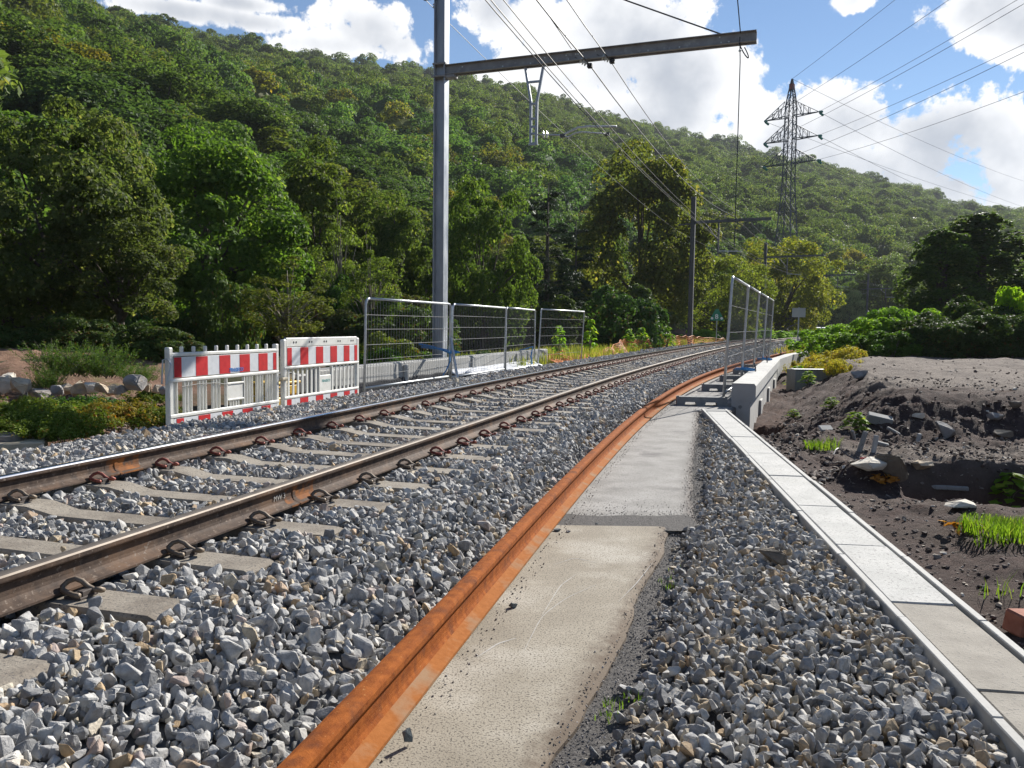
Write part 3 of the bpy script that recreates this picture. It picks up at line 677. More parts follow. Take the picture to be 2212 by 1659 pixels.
# ------------------------------------------------------------------ path slabs
def build_path():
    root = thing('concrete_path', 'strip of concrete path between rusty rail and stone strip', 'path', (0, 0, 0)); root['kind'] = 'structure'; del root['label']; del root['category']
    # near slab, worn right edge
    def sheet(ys, xl, xr, z0, name, m, drop, wob):
        v = []; f = []; nx = 26
        for y in ys:
            a = xl(y); b = xr(y) + wob * float(vnoise(np.array([0.3]), np.array([y]), 3.0, 40, 4)[0])
            for i in range(nx + 1):
                u = i / nx; x = a + (b - a) * u; z = z0
                edge = (b - x)
                z -= drop * max(0.0, 1 - edge / 0.05) ** 1.8
                v.append((x, y, z))
        n = nx + 1
        for k in range(len(ys) - 1):
            for i in range(nx): f.append((k * n + i, k * n + i + 1, (k + 1) * n + i + 1, (k + 1) * n + i))
        # skirts
        b0 = len(v)
        for k in range(len(ys)): q = v[k * n + nx]; v.append((q[0] + 0.004, q[1], z0 - 0.12))
        for k in range(len(ys) - 1): f.append((k * n + nx, b0 + k, b0 + k + 1, (k + 1) * n + nx))
        b1 = len(v); top = (len(ys) - 1) * n
        for i in range(n): q = v[top + i]; v.append((q[0], q[1] + 0.004, z0 - 0.12))
        for i in range(nx): f.append((top + i, top + i + 1, b1 + i + 1, b1 + i))
        va = np.array(v); ed = np.array([float(xr(min(max(q[1], ys[0]), ys[-1]))) for q in v]) - va[:, 0]
        return link(name, npmesh(name, va, np.array(f), {'dirt': ('POINT', np.exp(-np.maximum(ed, 0) / 0.10))}, smooth=False), m, root)
    s1 = sheet(np.concatenate([np.arange(-2, 4.9, 0.06), [4.93, 4.96, 4.98]]), lambda y: float(rusty_x(y)) - 0.10, lambda y: float(slab_edge(min(y, 4.94))), 0.0, 'slab', M['slab'], 0.020, 0.035)
    s1['label'] = 'near beige concrete slab with worn edge and pale scratches'
    s2 = sheet(np.concatenate([np.arange(4.9, 13, 0.1), np.arange(13, 42, 0.5)]), lambda y: float(rusty_x(y)) - 0.10,
               lambda y: float(slab_edge(y)) + 0.02 if y < 12.0 else 3.45 + 0.36 * (y - 12.7), -0.010, 'slab', M['slab_far'], 0.015, 0.04)
    s2['label'] = 'grey path surface running under the fence feet'
    v = []; ys = np.arange(4.8, 5.7, 0.05)
    for i, y in enumerate(ys):
        v += [(float(rusty_x(y)) - 0.05, y, -0.010 + 0.0), (float(slab_edge(max(y, 5.0))) + 0.1, y, -0.010)]
    # crumbled asphalt joint between both slabs (ragged far edge)
    mb = MB(); pts = []
    xa = np.linspace(float(rusty_x(5.1)) - 0.03, 1.16, 60)
    lo = [(x, 4.90, -0.0065) for x in xa]; hi = [(x, 5.30 + 0.07 * float(vnoise(np.array([x]), np.array([0.0]), 5.0, 50, 4)[0]) + 0.22 * max(0, x - 0.95), -0.0055) for x in xa]
    n = len(xa); mb.add(lo + hi, [(i, i + 1, n + i + 1, n + i) for i in range(n - 1)])
    mb.build('asphalt_joint', M['asphalt'], root)
    # pale curved scratches
    for a in ([(1170, 1330), (1210, 1265), (1245, 1240), (1290, 1260)][:3], [(1130, 1410), (1170, 1330), (1225, 1290), (1290, 1262)], [(1030, 1420), (1075, 1390), (1115, 1378)], [(1195, 1220), (1240, 1205), (1290, 1215)], [(1335, 1300), (1375, 1260), (1410, 1215)]):
        P = [onz(x, y, 0.0009) for x, y in a]
        mb = MB(); ww = random.uniform(0.004, 0.008); pts = []
        for i in range(24):
            u = i / 23 * (len(P) - 1); k = min(int(u), len(P) - 2); q = P[k].lerp(P[k + 1], u - k); pts.append(q)
        for it in range(4): pts = [pts[0]] + [(pts[i - 1] + pts[i] * 2 + pts[i + 1]) / 4 for i in range(1, len(pts) - 1)] + [pts[-1]]
        vs = []
        for i, q in enumerate(pts):
            t = (pts[min(i + 1, 23)] - pts[max(i - 1, 0)]).normalized(); s = Vector((t.y, -t.x, 0)); w2 = ww * (0.3 + 0.7 * math.sin(math.pi * i / 23)) * random.uniform(0.6, 1.2)
            vs += [q + s * w2 / 2, q - s * w2 / 2]
        mb.add(vs, [(2 * i, 2 * i + 1, 2 * i + 3, 2 * i + 2) for i in range(23)]); mb.build('scratch', M['scratch'], s1)
build_path()

# ------------------------------------------------------------------ railway track
_half = [(0.075, 0.0), (0.075, 0.0115), (0.045, 0.021), (0.022, 0.031), (0.012, 0.046), (0.0085, 0.062), (0.0085, 0.108), (0.013, 0.121), (0.0345, 0.134), (0.036, 0.140), (0.036, 0.158), (0.031, 0.167), (0.018, 0.1712), (0.0, 0.172)]
RAIL_P = _half + [(-x, z) for x, z in _half[-2::-1]]
RK = 0.74                          # section of the running rails
def sweep_rail(path, name, mats, pick, scale=1.0, parent=None, grow=0.0):
    """path: list of (x, y, z, heading); rail profile swept along it"""
    n = len(RAIL_P); v = []; f = []; mi = []
    cx, cz = 0, 0.08
    for x, y, z, a in path:
        c, s = math.cos(a), math.sin(a)
        for px, pz in RAIL_P:
            px *= scale; pz *= scale
            qx = px + math.copysign(grow, px) if px else 0.0; qz = pz + (grow if pz > 0.05 else 0)
            v.append((x + c * qx, y - s * qx, z + qz))
    for k in range(len(path) - 1):
        for i in range(n):
            j = (i + 1) % n
            f.append((k * n + i, k * n + j, (k + 1) * n + j, (k + 1) * n + i)); mi.append(pick(i, n))
    me = npmesh(name, np.array(v), np.array(f))
    me.polygons.foreach_set('material_index', np.array(mi, np.int32))
    # caps
    o = link(name, me, mats, parent)
    return o
def rail_pick(i, n):
    z = (RAIL_P[i][1] + RAIL_P[(i + 1) % n][1]) / 2
    return 1 if z > 0.160 else 0
def clip_mesh(name, m):
    """spring clip: bent bar from the shoulder up and over onto the rail foot; rail lies towards -x"""
    mb = MB()
    mb.tube([(0.070, -0.050, 0.022), (0.040, -0.046, 0.020), (0.005, -0.040, 0.024), (-0.030, -0.034, 0.030), (-0.046, -0.018, 0.040), (-0.036, 0.002, 0.058), (-0.008, 0.012, 0.068), (0.022, 0.016, 0.060),
             (0.046, 0.022, 0.038), (0.070, 0.030, 0.024), (0.100, 0.036, 0.022), (0.122, 0.024, 0.030), (0.124, 0.004, 0.040), (0.110, -0.010, 0.042)], 0.0115, 7)
    return mb.mesh(name, smooth=True)
def build_track():
    root = thing('railway_track', 'single curving railway track of two steel rails on concrete sleepers', 'railway track', (0, 0, 0))
    sv = np.concatenate([np.arange(-6, 60, 0.5), np.arange(60, 146, 2.0)])
    rails = []
    for t, top, lab in ((-GAUGE, M['rail_top'], 'far rail with bright polished head'), (GAUGE, M['rail_dull'], 'near rail with dull brown head')):
        path = []
        for s in sv:
            p = TR(s, t, FOOT_Z); path.append((p.x, p.y, p.z, heading(s)))
        o = sweep_rail(path, 'rail', [M['rail_side'], top], rail_pick, RK, root); o['label'] = lab; rails.append(o)
    # welds with an orange rusted zone
    for ro, t, px, py in ((rails[0], -GAUGE, 258, 1012), (rails[1], GAUGE, 618, 1072)):
        q = onz(px, py, 0.28); s, _ = st_of([q.x], [q.y]); s = float(s[0])
        def seg(a, b, g, mm, nm):
            path = []
            for k in np.linspace(a, b, 5):
                p = TR(k, t, FOOT_Z - 0.0005); path.append((p.x, p.y, p.z, heading(k)))
            return sweep_rail(path, nm, [mm, mm], lambda i, n: 0, RK, ro, g)
        n = len(RAIL_P)
        def seg_side(a, b, g, mm, nm):
            o = seg(a, b, g, mm, nm); bm = bmesh.new(); bm.from_mesh(o.data)
            bmesh.ops.delete(bm, geom=[fc for fc in bm.faces if fc.calc_center_median().z > FOOT_Z + 0.132 * RK], context='FACES'); bm.to_mesh(o.data); bm.free(); return o
        seg_side(s - 0.09, s + 0.20, 0.0012, M['rust_weld'], 'rust_patch')
        seg_side(s - 0.013, s + 0.013, 0.005, M['rust_weld'], 'weld_collar')
    # chalk letters on the web of the near rail
    txt = text_mesh('MW 3', 0.042)
    q = onz(585, 1078, 0.28); s, _ = st_of([q.x], [q.y]); s = float(s[0]); p = TR(s, GAUGE + 0.0092, FOOT_Z + 0.046); a = heading(s)
    o = link('chalk_mark', txt, M['scratch'], rails[1])
    X = Vector((math.sin(a), math.cos(a), 0)); Y = Vector((0, 0, 1)); Z = X.cross(Y)
    o.matrix_local = Matrix(((X.x, Y.x, Z.x, p.x), (X.y, Y.y, Z.y, p.y), (X.z, Y.z, Z.z, p.z), (0, 0, 0, 1))) @ Matrix.Translation((-0.10, 0, 0.0))
    # sleepers
    st = [(-1.25, 0.223), (-1.22, 0.235), (-0.52, 0.235), (-0.34, 0.20), (0.34, 0.20), (0.52, 0.235), (1.22, 0.235), (1.25, 0.223)]
    vs = []; fs = []
    for x, zt in st:
        wt = 0.088 if abs(x) > 0.45 else 0.080
        vs += [(x, -wt - 0.035, -0.02), (x, -wt - 0.008, zt - 0.012), (x, -wt, zt), (x, wt, zt), (x, wt + 0.008, zt - 0.012), (x, wt + 0.035, -0.02)]
    for k in range(len(st) - 1):
        for i in range(5): fs.append((k * 6 + i, k * 6 + i + 1, k * 6 + 7 + i, k * 6 + 6 + i))
    fs += [tuple(range(6)), tuple(range(47, 41, -1))]
    sl = MB().add(vs, fs).mesh('sleeper'); sl.materials.append(M['sleeper'])
    seat = MB()
    seat.box(-0.012, 0.075, -0.05, 0.05, 0.0, 0.012); seat.box(0.040, 0.070, -0.032, 0.032, 0.01, 0.034)
    seatm = seat.mesh('clip_seat', 0.003); seatm.materials.append(M['clip_seat'])
    cr = clip_mesh('rail_clip', None); cr.materials.append(M['clip_red']); cb = clip_mesh('rail_clip', None); cb.materials.append(M['clip_brown'])
    farv = MB(); nsl = 0
    s = SL_S - SL_D * 10
    while s < 82:
        p = TR(s, 0, 0); a = heading(s)
        o = link('sleeper', sl, None, root); o.location = (p.x, p.y, random.uniform(-0.003, 0.002)); o.rotation_euler = (0, 0, -a + random.gauss(0, 0.006))
        nsl += 1
        if s < 26:
            for t, sg in ((-GAUGE, 1), (-GAUGE, -1), (GAUGE, 1), (GAUGE, -1)):
                red = (t < 0 and s > 4.6) or (t > 0 and s > 6.5)
                c = link('rail_clip', cr if red else cb, None, o); c.scale = (0.85, 0.85, 0.85); c.location = (t + sg * 0.080, 0, 0.235); c.rotation_euler = (0, 0, 0 if sg > 0 else math.pi)
                h = link('clip_seat', seatm, None, o); h.scale = (0.85, 0.85, 0.85); h.location = (t + sg * 0.080, 0, 0.2345); h.rotation_euler = (0, 0, 0 if sg > 0 else math.pi)
        elif s < 62:
            for t, sg in ((-GAUGE, 1), (GAUGE, 1)):
                q = TR(s, t + sg * 0.08, 0.235); Mx = Matrix.Translation(q) @ Matrix.Rotation(-a, 4, 'Z')
                farv.T = Mx; farv.tube([(0.05, -0.03, 0.0), (0.03, 0, 0.06), (-0.02, 0.02, 0.055), (-0.035, 0.02, 0.02), (0.06, 0.045, 0.02)], 0.011, 4)
        s += SL_D
    fo = farv.build('rail_clip', M['clip_red'], root); fo['kind'] = 'stuff'
    print('sleepers', nsl)

def text_mesh(s, size, shear=0.0, bold=0.0, width=1.0):
    cu = bpy.data.curves.new('writing', 'FONT'); cu.body = s; cu.size = size; cu.shear = shear; cu.offset = bold; cu.extrude = 0.0006
    cu.resolution_u = 3
    o = bpy.data.objects.new('writing', cu); COL.objects.link(o)
    dg = bpy.context.evaluated_depsgraph_get(); dg.update()
    me = bpy.data.meshes.new_from_object(o.evaluated_get(dg)); me.name = 'writing'
    bpy.data.objects.remove(o); bpy.data.curves.remove(cu)
    me.materials.clear()
    xs = [v.co.x for v in me.vertices]; w = max(xs)
    for v in me.vertices: v.co.x *= width
    return me
build_track()

def build_rusty_rail():
    ys = np.concatenate([np.arange(-2.5, 16, 0.25), np.arange(16, 39.5, 0.6)])
    path = [(float(rusty_x(y)), float(y), 0.010, math.atan(float(rusty_slope(y)))) for y in ys]
    def pick(i, n):
        x = (RAIL_P[i][0] + RAIL_P[(i + 1) % n][0]) / 2; z = (RAIL_P[i][1] + RAIL_P[(i + 1) % n][1]) / 2
        return 1 if z < 0.03 else 0
    o = sweep_rail(path, 'rusty_rail', [M['rust'], M['rust_foot']], pick, 0.93)
    tag(o, 'loose orange rusty steel rail lying along the concrete path', 'rail')
build_rusty_rail()

# ------------------------------------------------------------------ cable trough with concrete lids
def build_trough():
    a = math.atan(0.1335); root = thing('cable_trough', 'pale concrete cable trough with rectangular lids beside stone strip', 'cable trough', (float(trough_x(0)), 0, 0), -a)
    zt = 0.045; c = math.cos(a)
    seams = [11.85, 11.55, 10.14, 8.91, 7.75, 6.57, 5.48, 4.47, 3.53, 2.65, 1.75, 0.8]
    seams = [v / c for v in seams]
    W = TROUGH_W * c; r = random.Random(4)
    for side in (0, 1):
        off = 0.35
        for k in range(len(seams) - 1):
            y1 = seams[k] - off * (0.6 if k else 0); y0 = seams[k + 1] - off * 0.6
            x0 = 0.0 if side == 0 else W - 0.036
            o = MB().box(x0, x0 + 0.036, y0 + 0.003, y1 - 0.003, -0.30, zt + r.uniform(-0.004, 0.002)).build('trough_wall', M['concrete_new'], root, bevel=0.004)
            o.location.x = r.uniform(-0.003, 0.003)
    for k in range(1, len(seams) - 1):
        y1 = seams[k]; y0 = seams[k + 1]; dirty = k >= 8
        hw = (W - 0.086) / 2; hl = (y1 - y0) / 2 - 0.006
        o = MB().box(-hw, hw, -hl, hl, -0.04, 0.0).build('lid', M['concrete_dirty'] if dirty else M['concrete_lid'], root, bevel=0.006)
        o.location = (W / 2 + r.uniform(-0.002, 0.002), (y0 + y1) / 2, zt - 0.006 + r.uniform(-0.004, 0.002)); o.rotation_euler = (r.gauss(0, 0.002), r.gauss(0, 0.004), r.gauss(0, 0.002))
        if dirty: o['label'] = 'brown dirt-stained lid'
    MB().box(0.04, W - 0.04, seams[-1], seams[0], -0.20, -0.16).build('trough_floor', M['concrete_grey'], root)
    MB().box(0.002, W - 0.002, seams[1] + 0.004, seams[0], -0.2, zt - 0.004).build('end_block', M['concrete_grey'], root, bevel=0.005)
build_trough()

# ------------------------------------------------------------------ concrete parapet on the right
def build_parapet():
    a = math.radians(19.6); p = Vector((3.39, 12.75, 0))
    root = thing('concrete_parapet', 'new pale concrete parapet wall with chamfered coping beside the fence', 'wall', p, -a)
    z1 = 0.352
    prof_c = [(0.0, 0.08), (0.30, 0.08), (0.36, 0.14), (0.36, z1 - 0.035), (0.335, z1), (0.012, z1), (0.0, z1 - 0.012)]
    prof_s = [(0.004, -1.6), (0.285, -1.6), (0.285, 0.078), (0.004, 0.078)]
    segs = [(0, 4.1), (4.13, 7.7), (7.73, 11.3)]
    for k, (s0, s1) in enumerate(segs):
        MB().prism(prof_c, (0, s0, 0), (0, s1, 0), (1, 0, 0), (0, 0, 1)).build('coping', M['concrete_new'], root)
        MB().prism(prof_s, (0, s0, 0), (0, s1 - 0.012, 0), (1, 0, 0), (0, 0, 1)).build('stem', M['concrete_new'], root)
    for s in (2.4, 5.6, 8.8):                                        # shallow buttresses on the outer face
        MB().box(0.286, 0.33, s, s + 0.5, -1.6, -0.10).build('buttress', M['concrete_new'], root, bevel=0.01)
    for s, dx in ((3.7, 0.14), (8.1, 0.16)):
        MB().tube([(dx, s - 0.05, z1 - 0.01), (dx - 0.015, s - 0.05, z1 + 0.10), (dx - 0.03, s - 0.02, z1 + 0.17), (dx - 0.03, s + 0.02, z1 + 0.17), (dx - 0.01, s + 0.05, z1 + 0.10), (dx, s + 0.05, z1 - 0.01)], 0.011, 6).build('lifting_loop', M['steel_dark'], root)
    h = MB(Matrix.Translation((0.135, -0.002, -0.01)) @ Matrix.Rotation(math.pi / 2, 4, 'X')); h.lathe([(0.028, -0.002), (0.028, 0.004), (0.016, 0.005), (0.014, -0.002)], 12); h.build('tie_hole', M['concrete_grey'], root)
    # low kerb continuing beyond the wall
    k0 = p + Vector((math.sin(a) * 11.4, math.cos(a) * 11.4, 0))
    mb = MB(); P = [k0 + Vector((0.03, 0, 0)), k0 + Vector((2.0, 4.6, 0)), k0 + Vector((5.2, 10.8, 0))]
    for i in range(2):
        mb2 = MB(); mb2.bar(P[i] + Vector((0.15, 0, 0.10)), P[i + 1] + Vector((0.15, 0, 0.10)), 0.26, 0.42)
        tag(mb2.build('kerb_block', M['concrete_new'], None, bevel=0.01), 'low pale concrete kerb ' + ('right beyond the end of the parapet' if i == 0 else 'running on towards the yellowing ivy'), 'kerb')
    # drain head with a slotted steel cover
    d = thing('drain_head', 'dark concrete drain head with slotted galvanised cover in the soil bank', 'drain', (7.05, 20.6, 0.0), math.radians(2))
    MB().box(0, 1.75, 0, 0.6, -0.9, 0.165).build('headwall', M['concrete_grey'], d, bevel=0.01)
    MB().box(-0.02, 1.80, -0.02, 0.3, 0.168, 0.185).build('cover', M['galv_tube'], d)
    for i in range(24): MB().box(0.02 + i * 0.073, 0.05 + i * 0.073, -0.024, -0.018, 0.168, 0.182).build('slot', M['blackrubber'], d)
build_parapet()

# ------------------------------------------------------------------ mesh fences
def fence_panel(name, p0, p1, zb, h, label, group, nv, horiz, tilt=0.0, round_top=True, brace=False, r=0.021, wire_r=0.0019):
    p0 = Vector((p0[0], p0[1], zb)); p1 = Vector((p1[0], p1[1], zb)); w = (p1 - p0).length; ang = math.atan2(p1.y - p0.y, p1.x - p0.x)
    t = thing(name, label, 'fence panel', p0, ang, group); t.rotation_euler = (tilt, 0, ang)
    rr = 0.11 if round_top else 0.02
    arc0 = [(rr - rr * math.cos(q), 0, h - rr + rr * math.sin(q)) for q in np.linspace(0, math.pi / 2, 5)]
    MB().tube([(0, 0, 0), (0, 0, h * 0.5)] + arc0, r, 8).build('post', M['galv_tube'], t, smooth=True)
    MB().tube([(w - 0.001, 0, 0), (w - 0.001, 0, h * 0.5)] + [(w - x, 0, z) for x, _, z in arc0], r, 8).build('post', M['galv_tube'], t, smooth=True)
    MB().tube([(rr, 0, h), (w - rr, 0, h)], r, 8).build('top_rail', M['galv_tube'], t, smooth=True)
    MB().tube([(0.01, 0, 0.05), (w - 0.01, 0, 0.05)], r * 0.9, 8).build('bottom_rail', M['galv_tube'], t, smooth=True)
    mb = MB()
    for i in range(1, nv): mb.bar((w * i / nv, 0.004, 0.05), (w * i / nv, 0.004, h), wire_r * 2, wire_r * 2, up=(0, 1, 0))
    o = mb.build('wire_mesh', M['mesh_wire'], t); o['kind'] = 'stuff'
    for z in horiz:
        MB().tube([(0.0, -0.004, z), (w, -0.004, z)], wire_r * 2.0, 5).build('cross_wire', M['mesh_wire'], t)
    if brace:
        MB().bar((w - 0.02, -0.03, h * 0.55), (w - 0.36, -0.35, -0.02), 0.04, 0.04).build('brace', M['galv_tube'], t)
        MB().tube([(w - 0.02, -0.03, h * 0.98), (w - 0.07, -0.06, h * 0.75), (w - 0.03, -0.03, h * 0.58)], 0.016, 6).build('hook', M['galv_tube'], t)
    return t
def build_fences():
    # left, beside the mast
    fence_panel('mesh_fence', (-2.36, 13.2), (-1.26, 16.45), 0.12, 1.48, 'leftmost mesh fence panel with round corner, standing in front of the tall mast', 'mesh fence panels left of the track', 34, [0.25, 0.5, 0.74, 0.99, 1.22], tilt=0.02, brace=True)
    fence_panel('mesh_fence', (-1.22, 16.5), (-0.19, 19.8), 0.10, 1.50, 'second mesh fence panel from the left, just right of the tall mast', 'mesh fence panels left of the track', 34, [0.3, 0.55, 0.8, 1.04, 1.27], tilt=0.02)
    fence_panel('mesh_fence', (-0.16, 19.85), (0.62, 23.1), 0.05, 1.56, 'third mesh fence panel from the left, densely foreshortened', 'mesh fence panels left of the track', 34, [0.2, 0.42, 0.64, 0.86, 1.08, 1.30], tilt=0.0)
    fence_panel('mesh_fence', (0.71, 23.0), (2.18, 26.3), 0.02, 1.62, 'rightmost mesh fence panel of the left row, leaning, above the orange net', 'mesh fence panels left of the track', 30, [0.35, 0.62, 0.88, 1.12, 1.36], tilt=0.05, round_top=False)
    st = thing('strap', 'blue plastic strap tied round fence post and mast', 'strap', (-1.4, 16.45, 0.62))
    mb = MB(); mb.tube([(-0.55, 0.9, 0.16), (-0.20, 0.25, 0.12), (0.05, -0.05, 0.06), (0.16, -0.06, 0.02), (0.34, -0.02, 0.03), (0.18, 0.04, 0.05), (-0.1, 0.2, 0.09), (-0.5, 0.85, 0.10)], 0.022, 6); mb.build('band', M['blue_strap'], st)
    mb = MB(); mb.tube([(0.16, -0.06, 0.02), (0.17, -0.09, -0.15), (0.10, -0.10, -0.32), (-0.02, -0.12, -0.50)], 0.014, 5); mb.build('tail', M['blue_strap'], st)
    tag(MB().tube([(0.2, 22.6, 0.52), (0.33, 22.3, 0.55), (0.55, 22.4, 0.62), (0.50, 22.3, 0.35), (0.53, 22.3, 0.15)], 0.02, 6).build('strap', M['blue_strap']), 'thin blue strap at the joint before the rightmost left fence panel', 'strap')
    # right, along the path
    dirv = Vector((math.sin(math.radians(20.3)), math.cos(math.radians(20.3)))); P0 = Vector((3.30, 12.88)); w = 3.04
    names = ['nearest', 'second nearest', 'third nearest', 'farthest']
    for k in range(4):
        a = P0 + dirv * (w * k + 0.02); b = P0 + dirv * (w * (k + 1) - 0.02)
        fence_panel('mesh_fence', a, b, 0.13, 1.86, f'{names[k]} tall mesh fence panel beside the concrete parapet', 'tall mesh fence panels along the path', 26, [0.05, 0.62, 1.00, 1.42], tilt=0.042, r=0.022, wire_r=0.0016)
    for k in range(5):
        c = P0 + dirv * (w * k); ang = -math.radians(20.3)
        f = thing('fence_weight', f'{["nearest", "second nearest", "third nearest", "fourth nearest", "farthest"][k]} grey concrete fence foot block with slots on the path', 'fence foot', (c.x, c.y, -0.012), ang + 0.22, 'concrete fence feet on the path')
        prof = [(-0.72, 0), (-0.60, 0), (-0.585, 0.055), (-0.43, 0.055), (-0.415, 0), (-0.29, 0), (-0.275, 0.055), (-0.115, 0.055), (-0.10, 0), (0.05, 0), (0.05, 0.135), (-0.72, 0.135)]
        MB().prism(prof, (0, -0.11, 0), (0, 0.11, 0), (1, 0, 0), (0, 0, 1)).build('block', M['concrete_grey'], f)
        for xx in (-0.70, 0.03):
            MB(Matrix.Translation((xx, -0.08, 0.135))).lathe([(0.014, -0.002), (0.014, 0.012), (0.009, 0.014)], 8).build('pin', M['blackrubber'], f)
    for k, z in ((1, 0.42), (3, 0.40)):
        c = P0 + dirv * (w * k)
        b = MB(); b.tube([(c.x - 0.10, c.y - 0.05, z), (c.x + 0.06, c.y - 0.06, z + 0.01), (c.x + 0.24, c.y, z - 0.01), (c.x + 0.20, c.y + 0.08, z - 0.02), (c.x, c.y + 0.07, z), (c.x - 0.10, c.y + 0.03, z)], 0.028, 6, closed=True)
        tag(b.build('strap', M['blue_strap']), f'blue strap tied round the {"second" if k == 1 else "fourth"} post of the tall right fence', 'strap')
build_fences()

# ------------------------------------------------------------------ left retaining wall, membrane, sheet
def build_left_wall():
    a = math.radians(18.3); d = Vector((math.sin(a), math.cos(a), 0)); p = Vector((-2.94, 12.66, 0))
    root = thing('concrete_wall', 'long low pale concrete retaining wall behind the mesh fence', 'wall', p, -a)
    prof = [(0, -0.9), (0.0, 0.46), (-0.02, 0.495), (-0.18, 0.495), (-0.20, 0.46), (-0.20, -0.9)]
    for s0, s1 in ((0, 2.95), (2.98, 6.45), (6.48, 9.7), (9.73, 12.7)):
        MB().prism(prof, (0, s0, 0), (0, s1, 0), (1, 0, 0), (0, 0, 1)).build('wall_segment', M['concrete_new'], root)
    for s in (2.96, 6.46, 9.71): MB().box(0.0, 0.045, s - 0.07, s + 0.09, -0.3, 0.44).build('joint_rib', M['concrete_new'], root, bevel=0.01)
    m = MB(); n = 30
    vs = []
    for i in range(n):
        y = 0.1 + i * 5.0 / (n - 1); w = 0.01 * math.sin(i * 1.3)
        vs += [(0.012, y, 0.205 + w), (0.03, y, 0.19 + w), (0.10 + 0.02 * math.sin(i * .9), y, -0.35)]
    m.add(vs, [(3 * i + k, 3 * i + k + 1, 3 * i + k + 4, 3 * i + k + 3) for i in range(n - 1) for k in (0, 1)])
    o = m.build('membrane', M['black'], root); sd = o.modifiers.new('thick', 'SOLIDIFY'); sd.thickness = 0.008
    # white sheet over the lower wall, right of the mast
    vs = []; n = 40
    for i in range(n):
        u = i / (n - 1); y = 5.0 + u * 6.0; w = 0.004 * math.sin(i * 0.7) + 0.004 * math.sin(i * 0.31)
        vs += [(0.02, y, 0.235 + w), (0.06, y, 0.225 + w), (0.16 + w, y, 0.16), (0.34 + 2 * w, y, 0.10 + w), (0.42, y, -0.25)]
    sh = MB(); sh.add(vs, [(5 * i + k, 5 * i + k + 1, 5 * i + k + 6, 5 * i + k + 5) for i in range(n - 1) for k in range(4)])
    o = sh.build('sheet', M['white_sheet'], smooth=True); sd = o.modifiers.new('thick', 'SOLIDIFY'); sd.thickness = 0.01
    o.location = p; o.rotation_euler = (0, 0, -a); tag(o, 'white geotextile sheet draped along the foot of the wall right of the mast', 'sheet')
    rl = MB(); pts = [Vector((0.24 + 0.02 * math.sin(k), 5.35 + k * 0.22, 0.155 - 0.006 * (k - 4) ** 2 * 0.5)) for k in range(10)]
    rl.tube(pts, [0.03, 0.085, 0.10, 0.105, 0.105, 0.105, 0.10, 0.09, 0.06, 0.02], 10); o = rl.build('sheet_roll', M['white_sheet'], smooth=True)
    o.location = p; o.rotation_euler = (0, 0, -a); tag(o, 'bulging white roll of sheeting lying on the ballast edge beside the mast', 'sheet')
    bl = MB(); pts = [Vector((0.30, 4.75 + k * 0.17, 0.05)) for k in range(6)]
    bl.tube(pts, [0.10, 0.115, 0.12, 0.12, 0.11, 0.06], 10); o = bl.build('pipe', M['black'], smooth=True); o.location = p; o.rotation_euler = (0, 0, -a)
    tag(o, 'short black bitumen roll lying at the foot of the fence brace', 'roll')
build_left_wall()

